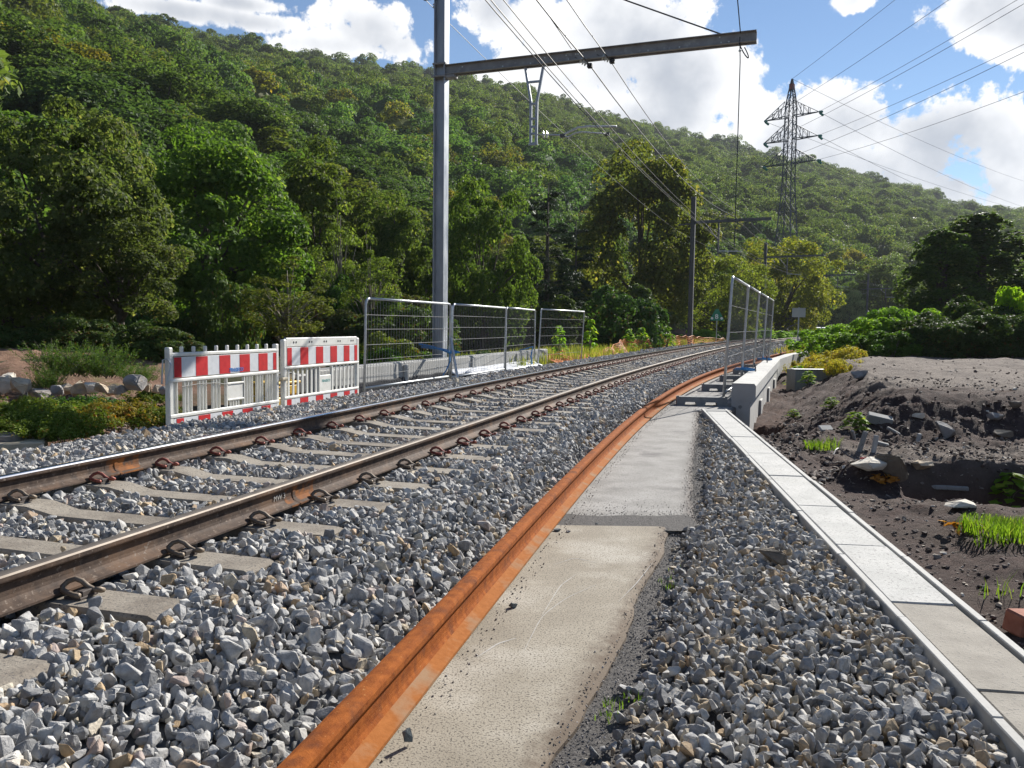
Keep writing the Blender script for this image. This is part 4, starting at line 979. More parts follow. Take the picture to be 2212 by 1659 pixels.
# ------------------------------------------------------------------ red and white barriers
def stripes(root, x0, x1, z0, z1, y, reds, face):
    b = MB().box(x0, x1, y, y + 0.022, z0, z1).build('board', M['refl_white'], root, bevel=0.002)
    for a, c in reds: MB().box(x0 + (x1 - x0) * a, x0 + (x1 - x0) * c, y - 0.0025, y + 0.001, z0 + 0.003, z1 - 0.003).build('red_stripe', M['refl_red'], b)
    return b
def put_text(me, m, parent, x, z, y):
    o = link('writing', me, m, parent); o.matrix_local = Matrix.Translation((x, y, z)) @ Matrix.Rotation(math.pi / 2, 4, 'X'); return o
def build_barriers():
    pw = M['plastic_white']; w = 2.0
    reds_a = [(0.0, 0.06), (0.185, 0.29), (0.40, 0.505), (0.60, 0.705), (0.80, 0.90), (0.965, 1.0)]
    a0 = Vector((-3.63, 8.72, 0.05)); a1 = Vector((-3.01, 10.62, 0.05)); ang = math.atan2(a1.y - a0.y, a1.x - a0.x)
    r = thing('barrier', 'left red and white plastic barrier with pegs along its top rail', 'barrier', a0, ang, 'red and white barriers beside the track')
    for x in (0.03, w - 0.03): MB().box(x - 0.032, x + 0.032, -0.02, 0.045, -0.04, 0.88).build('post', pw, r, bevel=0.010)
    MB().box(0.0, w, -0.022, 0.03, 0.782, 0.822).build('top_rail', pw, r, bevel=0.008)
    for i in range(9):
        x = 0.22 + i * (w - 0.40) / 8.3; MB().box(x - 0.018, x + 0.018, -0.012, 0.025, 0.822, 0.885).build('peg', pw, r, bevel=0.008)
    b = stripes(r, 0.075, w - 0.06, 0.555, 0.775, -0.018, reds_a, -1)
    put_text(text_mesh('TRAGECO', 0.058, 0.25, 0.0018, 1.0), M['blue_print'], b, 0.985, 0.575, -0.0225)
    MB().box(0.0, w, -0.026, 0.03, 0.505, 0.545).build('middle_rail', pw, r, bevel=0.010)
    MB().box(0.0, w, -0.026, 0.03, 0.125, 0.165).build('lower_rail', pw, r, bevel=0.008)
    stripes(r, 0.06, w - 0.04, 0.02, 0.118, -0.018, [(q + 0.02, s + 0.02) for q, s in reds_a[:-1]], -1)
    xs = [0.10, 0.295, 0.535, 0.77, 0.995, 1.39, 1.60, 1.80]
    for k, x in enumerate(xs):
        if k == 4: continue
        wd = 0.05 if k == 0 else 0.125
        s = MB().box(x - wd / 2, x + wd / 2, 0.004, 0.016, 0.16, 0.51).build('slat', pw, r, bevel=0.002)
        for j in ((-0.9, 0, 0.9) if k else (0.9,)): MB().box(x + j * wd / 2 - 0.006, x + j * wd / 2 + 0.006, -0.018, 0.006, 0.16, 0.51).build('fin', pw, s, bevel=0.002)
    for x in (0.955, 1.285): MB().box(x - 0.010, x + 0.010, -0.018, 0.02, 0.16, 0.51).build('slat', pw, r, bevel=0.003)
    pl = MB().box(0.975, 1.265, -0.010, 0.018, 0.245, 0.425).build('name_plate', pw, r, bevel=0.004)
    for z in (0.425, 0.233): MB().box(0.965, 1.275, -0.02, 0.02, z, z + 0.022).build('plate_rail', pw, r, bevel=0.005)
    for x in (1.03, 1.08, 1.13, 1.18): MB().box(x - 0.006, x + 0.006, -0.012, 0.01, 0.16, 0.235).build('slat', pw, r)
    MB().tube([(0.17, -0.03, 0.455), (0.45, -0.03, 0.47), (0.75, -0.03, 0.46), (0.98, -0.03, 0.425)], 0.005, 5).build('cord', M['blackrubber'], r)
    MB().tube([(-0.01, -0.03, 0.74), (-0.02, -0.06, 0.70), (-0.07, -0.04, 0.50), (-0.07, 0.02, 0.50), (-0.05, 0.02, 0.75), (-0.02, 0.0, 0.76)], 0.009, 6, closed=True).build('hook', M['galv_tube'], r)
    # second barrier
    b0 = Vector((-2.97, 10.72, 0.04)); b1 = Vector((-2.36, 12.62, 0.04)); ang = math.atan2(b1.y - b0.y, b1.x - b0.x)
    r = thing('barrier', 'right red and white plastic barrier with a flat drilled top band', 'barrier', b0, ang, 'red and white barriers beside the track')
    for x in (0.03, w - 0.02): MB().box(x - 0.036, x + 0.036, -0.02, 0.045, -0.04, 0.945).build('post', pw, r, bevel=0.012)
    tb = MB().box(0.06, w - 0.04, -0.015, 0.03, 0.845, 0.965).build('top_band', pw, r, bevel=0.010)
    for i in range(5):
        for dx in (-0.03, 0.03):
            h = MB(Matrix.Translation((0.26 + i * 0.385 + dx, -0.0165, 0.905)) @ Matrix.Rotation(math.pi / 2, 4, 'X')); h.lathe([(0.015, -0.001), (0.015, 0.0015), (0.013, 0.002)], 10); h.build('hole', M['blackrubber'], tb)
    reds_b = [(0.0, 0.055), (0.165, 0.27), (0.375, 0.475), (0.58, 0.68), (0.785, 0.875), (0.955, 1.0)]
    stripes(r, 0.075, w - 0.05, 0.60, 0.84, -0.018, reds_b, -1)
    MB().box(0.0, w, -0.026, 0.03, 0.555, 0.592).build('middle_rail', pw, r, bevel=0.010)
    MB().box(0.0, w, -0.026, 0.03, 0.165, 0.20).build('lower_rail', pw, r, bevel=0.008)
    stripes(r, 0.06, w - 0.04, 0.04, 0.160, -0.018, reds_b, -1)
    for k in range(17):
        x = 0.13 + k * 0.1125
        if 0.86 < x < 1.22: continue
        MB().box(x - 0.020, x + 0.020, -0.004, 0.014, 0.198, 0.558).build('slat', pw, r, bevel=0.004)
    for x in (0.875, 1.215): MB().box(x - 0.012, x + 0.012, -0.018, 0.02, 0.198, 0.558).build('slat', pw, r, bevel=0.003)
    pl = MB().box(0.888, 1.202, -0.012, 0.018, 0.198, 0.43).build('name_plate', pw, r, bevel=0.006)
    put_text(text_mesh('TRAGECO', 0.050, 0.25, 0.0008), M['green_print'], pl, 0.93, 0.335, -0.0135)
    MB().box(-0.075, 0.06, -0.045, 0.02, 0.415, 0.455).build('coupler', M['manhole_conc'], r, bevel=0.01)
    # yellow machine standing behind
    g = thing('yellow_machine', 'yellow box-shaped machine half hidden behind the slats of the right barrier', 'machine', (-3.72, 13.0, -0.25), math.radians(70))
    MB().box(-0.32, 0.32, -0.25, 0.25, 0.10, 0.30).build('lower_housing', M['yellow'], g, bevel=0.02)
    MB().box(-0.30, 0.30, -0.23, 0.23, 0.32, 0.48).build('upper_housing', M['yellow'], g, bevel=0.02)
    MB().box(-0.34, 0.34, -0.24, 0.24, 0.49, 0.53).build('lid', M['yellow'], g, bevel=0.01)
    MB().box(-0.36, 0.36, -0.27, 0.27, 0.0, 0.09).build('skid', M['blackrubber'], g, bevel=0.01)
    MB().box(0.10, 0.30, -0.256, -0.25, 0.15, 0.26).build('label_plate', M['paper'], g)
    for z in (0.345, 0.385, 0.425): MB().box(-0.25, 0.05, -0.236, -0.228, z, z + 0.018).build('vent', M['blackrubber'], g)
    MB().box(0.34, 0.62, -0.18, 0.18, 0.30, 0.62).build('tank', M['steel_dark'], g, bevel=0.03)
    MB().box(0.20, 0.33, -0.15, 0.1, 0.535, 0.66).build('cap', M['paper'], g, bevel=0.02)
    MB().tube([(-0.32, -0.2, 0.3), (-0.36, -0.2, 0.62), (-0.2, -0.2, 0.66), (0.2, -0.2, 0.66)], 0.014, 6).build('handle', M['blackrubber'], g)
build_barriers()

# ------------------------------------------------------------------ overhead line masts
def TRX(s, t, z):
    if s >= S0: return TR(s, t, z)
    p = TR(S0, t, z); a = heading(S0); return p + Vector((math.sin(a), math.cos(a), 0)) * (s - S0)
def h_section(root, z0, z1, w, d, m, tf=0.018, tw=0.012):
    MB().box(-d / 2, -d / 2 + tf, -w / 2, w / 2, z0, z1).build('flange', m, root)
    MB().box(d / 2 - tf, d / 2, -w / 2, w / 2, z0, z1).build('flange', m, root)
    MB().box(-d / 2 + tf, d / 2 - tf, -tw / 2, tw / 2, z0, z1).build('web', m, root)
def disc_string(p, d, n, r=0.05, sp=0.055, m='insul', parent=None, name='insulator'):
    d = Vector(d).normalized(); q = d.to_track_quat('Z', 'Y').to_matrix().to_4x4()
    mb = MB(Matrix.Translation(p) @ q)
    for i in range(n): mb.lathe([(0.012, i * sp - 0.016), (r * 0.6, i * sp - 0.010), (r, i * sp + 0.004), (r * 0.9, i * sp + 0.012), (0.016, i * sp + 0.02), (0.012, i * sp + 0.036)], 12)
    return mb.build(name, M[m], parent, smooth=True)
def build_main_mast():
    a = math.radians(19.15); base = Vector((-1.576, 18.0, -0.45))
    r = thing('catenary_mast', 'tall galvanised steel overhead line mast with long arm across the track', 'mast', base, -a)
    oz = 0.45; m = M['galv']; bm = M['beam']
    h_section(r, 0.0, 10.9, 0.24, 0.25, m)
    MB().box(-0.25, 0.25, -0.25, 0.25, -0.5, 0.02).build('foundation', M['concrete_grey'], r, bevel=0.02)
    z0 = 6.545 + oz; z1 = 6.62 + oz; Lb = 6.42
    slope = (z1 - z0) / Lb
    arm = MB()
    for sy in (-1, 1):                       # two channels back to back
        y0 = sy * 0.035
        for (ya, yb, za, zb) in ((y0, y0 + sy * 0.010, -0.10, 0.10), (y0, y0 + sy * 0.075, 0.088, 0.10), (y0, y0 + sy * 0.075, -0.10, -0.088)):
            vs = [(x, y, z + z0 + slope * x) for x in (0.10, Lb) for (y, z) in ((min(ya, yb), za), (max(ya, yb), za), (max(ya, yb), zb), (min(ya, yb), zb))]
            arm.add(vs, [(0, 1, 2, 3), (7, 6, 5, 4), (0, 4, 5, 1), (1, 5, 6, 2), (2, 6, 7, 3), (3, 7, 4, 0)])
    ar = arm.build('arm', bm, r)
    for x in [0.5, 1.4, 2.0, 2.3, 2.75, 2.80, 2.95, 3.0, 3.1, 3.35, 4.4, 5.0, 5.75, 5.78, 5.92]:
        z = z0 + slope * x + random.choice((-0.05, 0.03, 0.05))
        hb = MB(Matrix.Translation((x, -0.046, z)) @ Matrix.Rotation(math.pi / 2, 4, 'X')); hb.lathe([(0.016, 0.0), (0.016, 0.010), (0.008, 0.012)], 6); hb.build('bolt', M['insul'], ar)
    for z in (z0 - 0.13, z0 + 0.13): MB().box(-0.15, 0.15, -0.14, 0.14, z - 0.02, z + 0.02).build('clamp', bm, r, bevel=0.006)
    MB().box(0.125, 0.34, -0.10, 0.10, z0 - 0.17, z0 - 0.10).build('bracket', bm, r, bevel=0.01)
    # V shaped drop bracket
    xc = 2.07; zb = z0 + slope * xc - 0.10
    hg = MB()
    for sx in (-1, 1):
        hg.bar((xc + sx * 0.195, 0, zb), (xc + sx * 0.065, 0, 5.76 + oz), 0.05, 0.045, up=(0, 1, 0))
        hg.bar((xc + sx * 0.065, 0, 5.77 + oz), (xc + sx * 0.06, 0, 4.90 + oz), 0.05, 0.045, up=(0, 1, 0))
    o = hg.build('drop_bracket', M['galv'], r)
    MB().bar((xc - 0.12, 0.003, 6.16 + oz), (xc + 0.12, 0.003, 6.16 + oz), 0.044, 0.04).build('cross_tie', M['galv'], r)
    for z in (4.92, 5.12, 5.26, 5.42, 5.72): MB().box(xc - 0.052, xc + 0.052, -0.018, 0.018, z + oz - 0.02, z + oz + 0.02).build('batten', M['galv'], r)
    MB().box(xc - 0.10, xc + 0.10, -0.03, 0.03, 4.885 + oz, 4.905 + oz).build('foot_plate', M['galv'], r)
    # registration arm
    za = 5.075 + oz
    MB().tube([(xc + 0.08, 0, za + 0.02), (2.32, 0, za + 0.015)], 0.012, 6).build('arm_pin', M['galv_tube'], r)
    disc_string(Vector((2.28, 0, za + 0.01)), (1, 0, -0.05), 2, 0.075, 0.075, 'insul', r)
    sa = MB(); sa.tube([(2.40, 0, za), (2.68, 0, za - 0.03), (3.0, 0, za + 0.105), (3.2, 0, za + 0.115), (3.80, 0, za + 0.075)], 0.022, 8); sa.build('registration_tube', M['galv_tube'], r, smooth=True)
    sb = MB(); sb.tube([(2.70, 0, za - 0.04), (2.80, 0, za - 0.07), (2.95, 0, za - 0.0), (3.1, 0, za + 0.015), (3.62, 0, za - 0.06)], 0.015, 7); sb.build('steady_arm', M['galv_tube'], r, smooth=True)
    MB().box(2.64, 2.74, -0.03, 0.03, za - 0.07, za + 0.0).build('joint', M['steel_dark'], r, bevel=0.008)
    MB().box(3.58, 3.66, -0.03, 0.03, za - 0.10, za - 0.03).build('wire_clamp', M['steel_dark'], r, bevel=0.008)
    # two insulated hangers for the carrier cables
    for x, zz in ((2.93, 6.38), (3.38, 6.43)):
        p = Vector((x, -0.04, z0 + slope * x - 0.02)); q = Vector((x + 0.30, 0.0, zz + oz)); d = q - p
        MB().tube([p, p + d * 0.35], 0.014, 6).build('hanger_rod', M['steel_dark'], r)
        disc_string(p + d * 0.40, d, 3, 0.065, 0.055, 'insul', r)
        MB().box(q.x - 0.05, q.x + 0.05, -0.05, 0.05, q.z - 0.05, q.z + 0.04).build('saddle', M['blackrubber'], r, bevel=0.012)
    # tie rod from mast head to arm end, return wire bracket
    MB().tube([(0.1, 0, 9.95), (2.0, 0, 8.93), (4.0, 0, 7.98), (5.80, 0, z1 + 0.10)], 0.014, 6).build('tie_rod', M['wire'], r)
    MB().box(-0.42, 0.0, -0.05, 0.03, 8.05 + oz, 8.13 + oz).build('wire_bracket', M['galv'], r, bevel=0.005)
    disc_string(Vector((-0.14, -0.06, 7.86 + oz)), (0, 0, 1), 2, 0.04, 0.05, 'insul', r)
    MB().box(0.125, 0.17, -0.06, 0.06, 8.05 + oz, 8.13 + oz).build('wire_bracket', M['galv'], r)
    # cable hanging from the arm end
    MB().tube([(6.12, -0.09, z1), (6.14, -0.09, z1 - 0.45), (6.14, -0.10, 3.2)], 0.010, 5).build('hanging_cable', M['wire'], r)
    lp = MB(); lp.tube([(6.20 - 0.09 * math.cos(q), -0.09, z1 - 0.24 - 0.16 * math.sin(q - 1.2)) for q in np.linspace(-0.3, 4.6, 16)], 0.011, 6); lp.build('cable_loop', M['wire'], r)
    disc_string(Vector((6.13, -0.09, z1 - 0.26)), (0, 0, 1), 1, 0.03, 0.05, 'insul', r)
build_main_mast()

def small_mast(px, py, Y, ztop, zarm, La, a, xh, zh, label, m):
    p = ony(px, py, Y); p.z = -0.2
    r = thing('catenary_mast', label, 'mast', p, -a, 'distant overhead line masts')
    h_section(r, 0, ztop + 0.2, 0.24, 0.25, m)
    z = zarm + 0.2
    for sy in (-0.05, 0.05): MB().bar((0.1, sy, z), (La, sy, z + 0.06), 0.05, 0.16).build('arm', M['steel_dark'], r)
    MB().bar((xh, 0, z), (xh, 0, zh + 0.2), 0.09, 0.09).build('drop_bracket', M['steel_dark'], r)
    MB().bar((xh - 0.75, 0, z - 0.1), (xh - 0.02, 0, zh + 0.9), 0.06, 0.06).build('strut', M['steel_dark'], r)
    MB().bar((xh + 0.05, 0, zh + 0.3), (xh + 1.3, 0, zh + 0.25), 0.05, 0.05).build('registration_tube', M['galv_tube'], r)
    MB().bar((-0.85, 0, z - 0.12), (-0.1, 0, z - 0.08), 0.06, 0.08).build('wire_bracket', M['steel_dark'], r)
    return r
MAST_S = [(-15, 4.95, 5.25, 6.5, 6.55), (17.66, 4.95, 5.12, 6.38, 6.42), (49.7, 5.35, 5.6, 7.40, 7.55), (83.3, 6.0, 6.3, 8.0, 8.15), (111.8, 6.1, 6.4, 8.1, 8.25), (140, 6.0, 6.3, 7.7, 7.8)]
def build_far_masts():
    small_mast(1490, 740, 48, 8.6, 7.15, 4.3, heading(50), 1.45, 5.4, 'dark steel mast left of the track beside the green triangle sign', M['steel_dark'])
    small_mast(1648, 715, 79, 9.2, 7.8, 5.2, heading(83), 2.0, 6.1, 'dark steel mast standing behind the tall right fence panels', M['steel_dark'])
    small_mast(1763, 718, 104, 9.05, 7.7, 4.4, heading(112), 2.3, 6.2, 'far steel mast rising beside the grey footbridge railing', M['steel_dark'])
    small_mast(1871, 708, 131, 9.7, 7.4, 5.2, heading(139), 2.6, 6.0, 'farthest small steel mast before the grey shrub', M['steel_dark'])
build_far_masts()

def span(pts_s, t, zi, sag, r, name, m, label, group=None, n=14, toff=None):
    mb = MB(); pts = []
    for k in range(len(pts_s) - 1):
        a = pts_s[k]; b = pts_s[k + 1]
        for i in range(n + (k == len(pts_s) - 2)):
            u = i / n; s = a[0] + (b[0] - a[0]) * u; z = a[zi] + (b[zi] - a[zi]) * u - sag * 4 * u * (1 - u)
            pts.append(TRX(s, t, z))
    mb.tube(pts, r, 5)
    return tag(mb.build(name, M[m]), label, 'overhead wire', group)
span(MAST_S, -0.03, 1, 0.03, 0.0075, 'contact_wire', 'wire_copper', 'left one of the paired contact wires held by the registration arm', 'overhead wires along the track')
span(MAST_S, 0.03, 1, 0.03, 0.0075, 'contact_wire', 'wire_copper', 'right one of the paired contact wires held by the registration arm', 'overhead wires along the track')
span(MAST_S, 0.06, 2, 0.12, 0.0075, 'carrier_wire', 'wire_copper', 'thin carrier wire just above the paired contact wires', 'overhead wires along the track')
span(MAST_S, -0.40, 3, 0.35, 0.014, 'carrier_cable', 'wire', 'thick dark carrier cable under the left white insulators of the long arm', 'overhead wires along the track')
span(MAST_S, 0.02, 4, 0.35, 0.010, 'carrier_cable', 'wire', 'thinner carrier cable under the right white insulators of the long arm', 'overhead wires along the track')
tag(MB().tube([TRX(-15, -0.9, 8.6), TRX(0, -0.88, 7.45), TRX(10, -0.84, 6.95), TRX(17.66, -0.80, 6.76)], 0.011, 5).build('stay_cable', M['wire']), 'dark cable ending on top of the long arm near its middle', 'overhead wire')
tag(MB().tube([TRX(-15, 2.9, 9.0), TRX(0, 2.65, 7.8), TRX(10, 2.5, 7.0), TRX(17.66, 2.49, 6.70)], 0.010, 5).build('feeder_cable', M['wire']), 'cable running from overhead down to the outer end of the long arm', 'overhead wire')
def build_return_wire():
    P = [ony(800, -560, 8), Vector((-1.95, 18.05, 8.05)), ony(1462, 498, 48), ony(1632, 568, 79), ony(1752, 610, 104)]
    pts = []
    for k in range(len(P) - 1):
        for i in range(12): u = i / 12; q = P[k].lerp(P[k + 1], u); q.z -= 0.25 * 4 * u * (1 - u); pts.append(q)
    tag(MB().tube(pts + [P[-1]], 0.008, 5).build('return_wire', M['wire']), 'thin wire passing behind the tall mast down to the left brackets of the far masts', 'overhead wire')
    # droppers between carrier cable and contact wire
    for i, (s, za, zb) in enumerate(((9.6, 6.15, 5.02), (-2, 6.1, 5.0), (26, 6.3, 5.05), (34, 6.35, 5.1), (42, 6.7, 5.2))):
        tag(MB().tube([TRX(s, -0.30, za), TRX(s, 0.05, zb)], 0.004, 4).build('dropper', M['wire']), 'thin vertical dropper hanging from the carrier cables, ' + ['nearest in view', 'behind the viewer', 'first beyond the long arm', 'second beyond the long arm', 'third beyond the long arm'][i], 'overhead wire')
build_return_wire()

# ------------------------------------------------------------------ lattice pylon and high voltage lines
def build_pylon():
    base = ony(1696, 600, 115); base.z = -1.5
    r = thing('lattice_pylon', 'tall grey steel lattice power pylon with three pairs of arms', 'pylon', base, math.radians(-44))
    lv = [(0, 3.6), (4, 3.1), (8, 2.6), (12, 2.15), (15.5, 1.75), (18.5, 1.42), (21, 1.18), (23.0, 1.06), (25, 1.04), (27.2, 1.02), (29.0, 1.0), (30.6, 0.98), (32.6, 0.95), (34.2, 0.62), (35.4, 0.32), (36.3, 0.06)]
    lv = [(z, w * 0.58) for z, w in lv]
    cs = ((-1, -1), (1, -1), (1, 1), (-1, 1))
    for cx, cy in cs:
        mb = MB()
        for (za, wa), (zb, wb) in zip(lv[:-1], lv[1:]): mb.bar((cx * wa, cy * wa, za), (cx * wb, cy * wb, zb), 0.13, 0.13)
        mb.build('leg', M['pylon'], r)
    for i in range(4):
        mb = MB(); (ax, ay), (bx, by) = cs[i], cs[(i + 1) % 4]
        for k, ((za, wa), (zb, wb)) in enumerate(zip(lv[:-2], lv[1:-1])):
            mb.bar((ax * wa, ay * wa, za), (bx * wb, by * wb, zb), 0.05, 0.05); mb.bar((bx * wa, by * wa, za), (ax * wb, ay * wb, zb), 0.05, 0.05)
            mb.bar((ax * wb, ay * wb, zb), (bx * wb, by * wb, zb), 0.06, 0.06)
        mb.build('bracing', M['pylon'], r)
    MB().box(-0.28, 0.28, -0.28, 0.28, 34.9, 35.6).build('peak_collar', M['pylon_red'], r)
    tips = []
    for z in (31.3, 28.2, 25.0):
        for sx in (-1, 1):
            mb = MB(); tip = Vector((sx * 3.9, 0, z)); w = 0.6
            for sy in (-1, 1):
                mb.bar((sx * w, sy * w, z), tip, 0.11, 0.11); mb.bar((sx * w, sy * w, z + 2.0), tip, 0.07, 0.07)
                for u in (0.3, 0.6):
                    q = Vector((sx * w, sy * w, z)).lerp(tip, u); q2 = Vector((sx * w, sy * w, z + 2.0)).lerp(tip, u); mb.bar(q, q2, 0.07, 0.07)
                    q3 = Vector((sx * w, sy * w, z + 2.0)).lerp(tip, u - 0.3); mb.bar(q, q3, 0.06, 0.06)
            for u in (0.0, 0.3, 0.6): mb.bar(Vector((sx * w, -w, z)).lerp(tip, u), Vector((sx * w, w, z)).lerp(tip, u), 0.08, 0.08)
            mb.build('cross_arm', M['pylon'], r); tips.append(tip)
            for dv in ((0.2, -1, -0.25), (0.55, 1, -0.15)):
                v = Matrix.Rotation(math.radians(44), 3, 'Z') @ Vector((0, -1, -0.25)) if dv[1] < 0 else Matrix.Rotation(math.radians(44), 3, 'Z') @ Vector((0.7, 0.7, -0.2))
                disc_string(tip + v * 0.4, v, 5, 0.16, 0.2, 'insul_green', r)
    Mx = Matrix.Translation(base) @ Matrix.Rotation(math.radians(-44), 4, 'Z')
    W = [Mx @ t for t in tips]; top = Mx @ Vector((0, 0, 36.3))
    near_q = [(1997, 0), (2141, 0), (2162, 0), (2212, 68), (2212, 82), (2212, 179)]
    nm = ['upper left', 'upper right', 'middle left', 'middle right', 'lower left', 'lower right']
    def hv(P, q, lab, far=False):
        if not far:
            # runs back over the viewer's right shoulder
            dd = P.x * 1790.0 / (q[0] - 1106.0); Q = ony(q[0], q[1], dd); E = Vector((P.x + 2, -70.0, max(P.z + 3, Q.z + 4)))
            ys = np.linspace(P.y, E.y, 26); co = np.polyfit([P.y, Q.y, E.y], [P.z, Q.z, E.z], 2); pts = [Vector((P.x + (E.x - P.x) * (P.y - y) / (P.y - E.y), y, float(np.polyval(co, y)))) for y in ys]
        else:
            Q = ony(q[0], q[1], 230); pts = []
            for i in range(20): u = i / 19; v = P.lerp(Q, u * 1.15); v.z -= 1.2 * 4 * u * (1 - u); pts.append(v)
        tag(MB().tube(pts, 0.020 if not far else 0.024, 4).build('power_line', M['wire']), lab, 'power line', 'high voltage lines of the pylon')
    for P, q, n in zip(W, near_q, nm): hv(P, q, f'power line from the {n} pylon arm rising out of the picture')
    hv(top, (1891, 0), 'thin earth wire from the pylon peak rising out of the picture')
    for P, q, n in zip(W, [(2212, 450), (2212, 443), (2212, 505), (2212, 490), (2212, 560), (2212, 540)], nm): hv(P, q, f'power line from the {n} pylon arm sinking behind the far hill', True)
    hv(top, (2212, 387), 'thin earth wire from the pylon peak sinking to the right', True)
build_pylon()

# ------------------------------------------------------------------ signs, railing, net, shed, manhole
def build_signs():
    p = ony(1547, 737, 56); p.z = 0.0
    r = thing('triangle_sign', 'green triangular railway sign with white 8 on a thin post', 'sign', p, math.radians(-14))
    MB().tube([(0, 0, -0.3), (0, 0, 2.2)], 0.035, 8).build('post', M['galv_tube'], r)
    s = 0.47; pl = MB(); poly = [(-s, 1.62), (s, 1.62), (s, 1.70), (0.09, 2.40), (-0.09, 2.40), (-s, 1.70)]
    pl.prism(poly, (0, -0.05, 0), (0, -0.03, 0), (1, 0, 0), (0, 0, 1)); b = pl.build('plate', M['sign_green'], r)
    put_text(text_mesh('8', 0.46, 0, 0.008), M['sign_white'], b, -0.13, 1.73, -0.053)
    for x in (-0.31, 0.31):
        h = MB(Matrix.Translation((x, -0.052, 1.77)) @ Matrix.Rotation(math.pi / 2, 4, 'X')); h.lathe([(0.085, 0), (0.085, 0.004), (0.07, 0.005)], 14); h.build('reflector', M['sign_white'], b)
    MB().tube([(0, 0, 0.75), (1.0, -0.4, 0.0)], 0.012, 4).build('stay', M['wire'], r); MB().tube([(0, 0, 0.75), (2.4, 0.6, 0.0)], 0.012, 4).build('stay', M['wire'], r)
    p = ony(1723, 745, 47); p.z = 0.1
    r = thing('sign', 'grey back of a square sign on a post near the yellowing ivy', 'sign', p, math.radians(-20))
    MB().tube([(0, 0.04, -0.2), (0, 0.04, 2.25)], 0.04, 8).build('post', M['galv_tube'], r)
    MB().box(-0.36, 0.36, 0.0, 0.02, 1.70, 2.22).build('plate', M['sign_back'], r, bevel=0.006)
    MB().box(-0.36, 0.36, -0.025, 0.0, 2.18, 2.21).build('stiffener', M['sign_back'], r)
    MB().tube([(0, 0.05, 1.4), (-2.3, 0.5, 0.15)], 0.022, 5).build('strut', M['steel_dark'], r)
    # footbridge railing
    a = ony(1742, 716, 92); b = ony(1880, 722, 108); a.z = b.z = 0.0
    d = b - a; r = thing('railing', 'grey metal railing crossing behind the far mast above green knotweed', 'railing', a, math.atan2(d.y, d.x)); w = d.length
    for z in (0.75, 1.22): MB().tube([(0, 0, z), (w, 0, z)], 0.055, 6).build('rail', M['galv_tube'], r)
    for i in range(6): MB().box(w * i / 5 - 0.07, w * i / 5 + 0.07, -0.07, 0.07, -0.5, 1.32).build('post', M['galv_tube'] if i < 2 else M['steel_dark'], r)
    # shed at the right edge
    p = ony(2195, 690, 46); p.z = 0.2
    r = thing('shed', 'dark shed with white fascia half hidden at the right edge', 'shed', p, math.radians(-30))
    MB().box(0, 6, 0, 4, 0, 1.55).build('wall', M['roof_dark'], r)
    MB().box(-0.25, 6.2, -0.3, 4.2, 1.56, 1.70).build('fascia', M['gutter'], r)
    rf = MB(); rf.add([(-0.2, -0.25, 1.705), (6.2, -0.25, 1.705), (6.2, 2, 2.9), (-0.2, 2, 2.9), (-0.2, 4.2, 1.705), (6.2, 4.2, 1.705)], [(0, 1, 2, 3), (3, 2, 5, 4), (0, 3, 4), (1, 5, 2)]); rf.build('roof', M['roof_dark'], r)
    for i in range(7): MB().box(0.3 + i * 0.8, 0.36 + i * 0.8, -0.02, 0.0, 0, 1.55).build('cladding_rib', M['steel_dark'], r)
    # inspection chamber in the left foreground
    p = onz(22, 952, 0.04)
    r = thing('manhole', 'small inspection chamber with grey iron cover in a yellowish concrete block', 'manhole', (p.x, p.y, -0.03), math.radians(25))
    MB().box(-0.36, 0.30, -0.24, 0.24, -0.25, 0.075).build('block', M['manhole_conc'], r, bevel=0.012)
    MB(Matrix.Translation((-0.03, 0.02, 0.0))).lathe([(0.15, 0.07), (0.15, 0.125), (0.14, 0.132), (0.0, 0.134)], 20).build('cover', M['iron'], r)
    for i in range(-2, 3): MB().box(-0.13 + abs(i) * 0.02, 0.07 - abs(i) * 0.02, 0.02 + i * 0.045 - 0.008, 0.02 + i * 0.045 + 0.008, 0.134, 0.138).build('tread_bar', M['iron'], r)
    MB().tube([(-0.34, -0.17, 0.085), (-0.20, -0.20, 0.09), (-0.12, -0.17, 0.088)], 0.010, 5).build('tag', M['refl_red'], r)
build_signs()

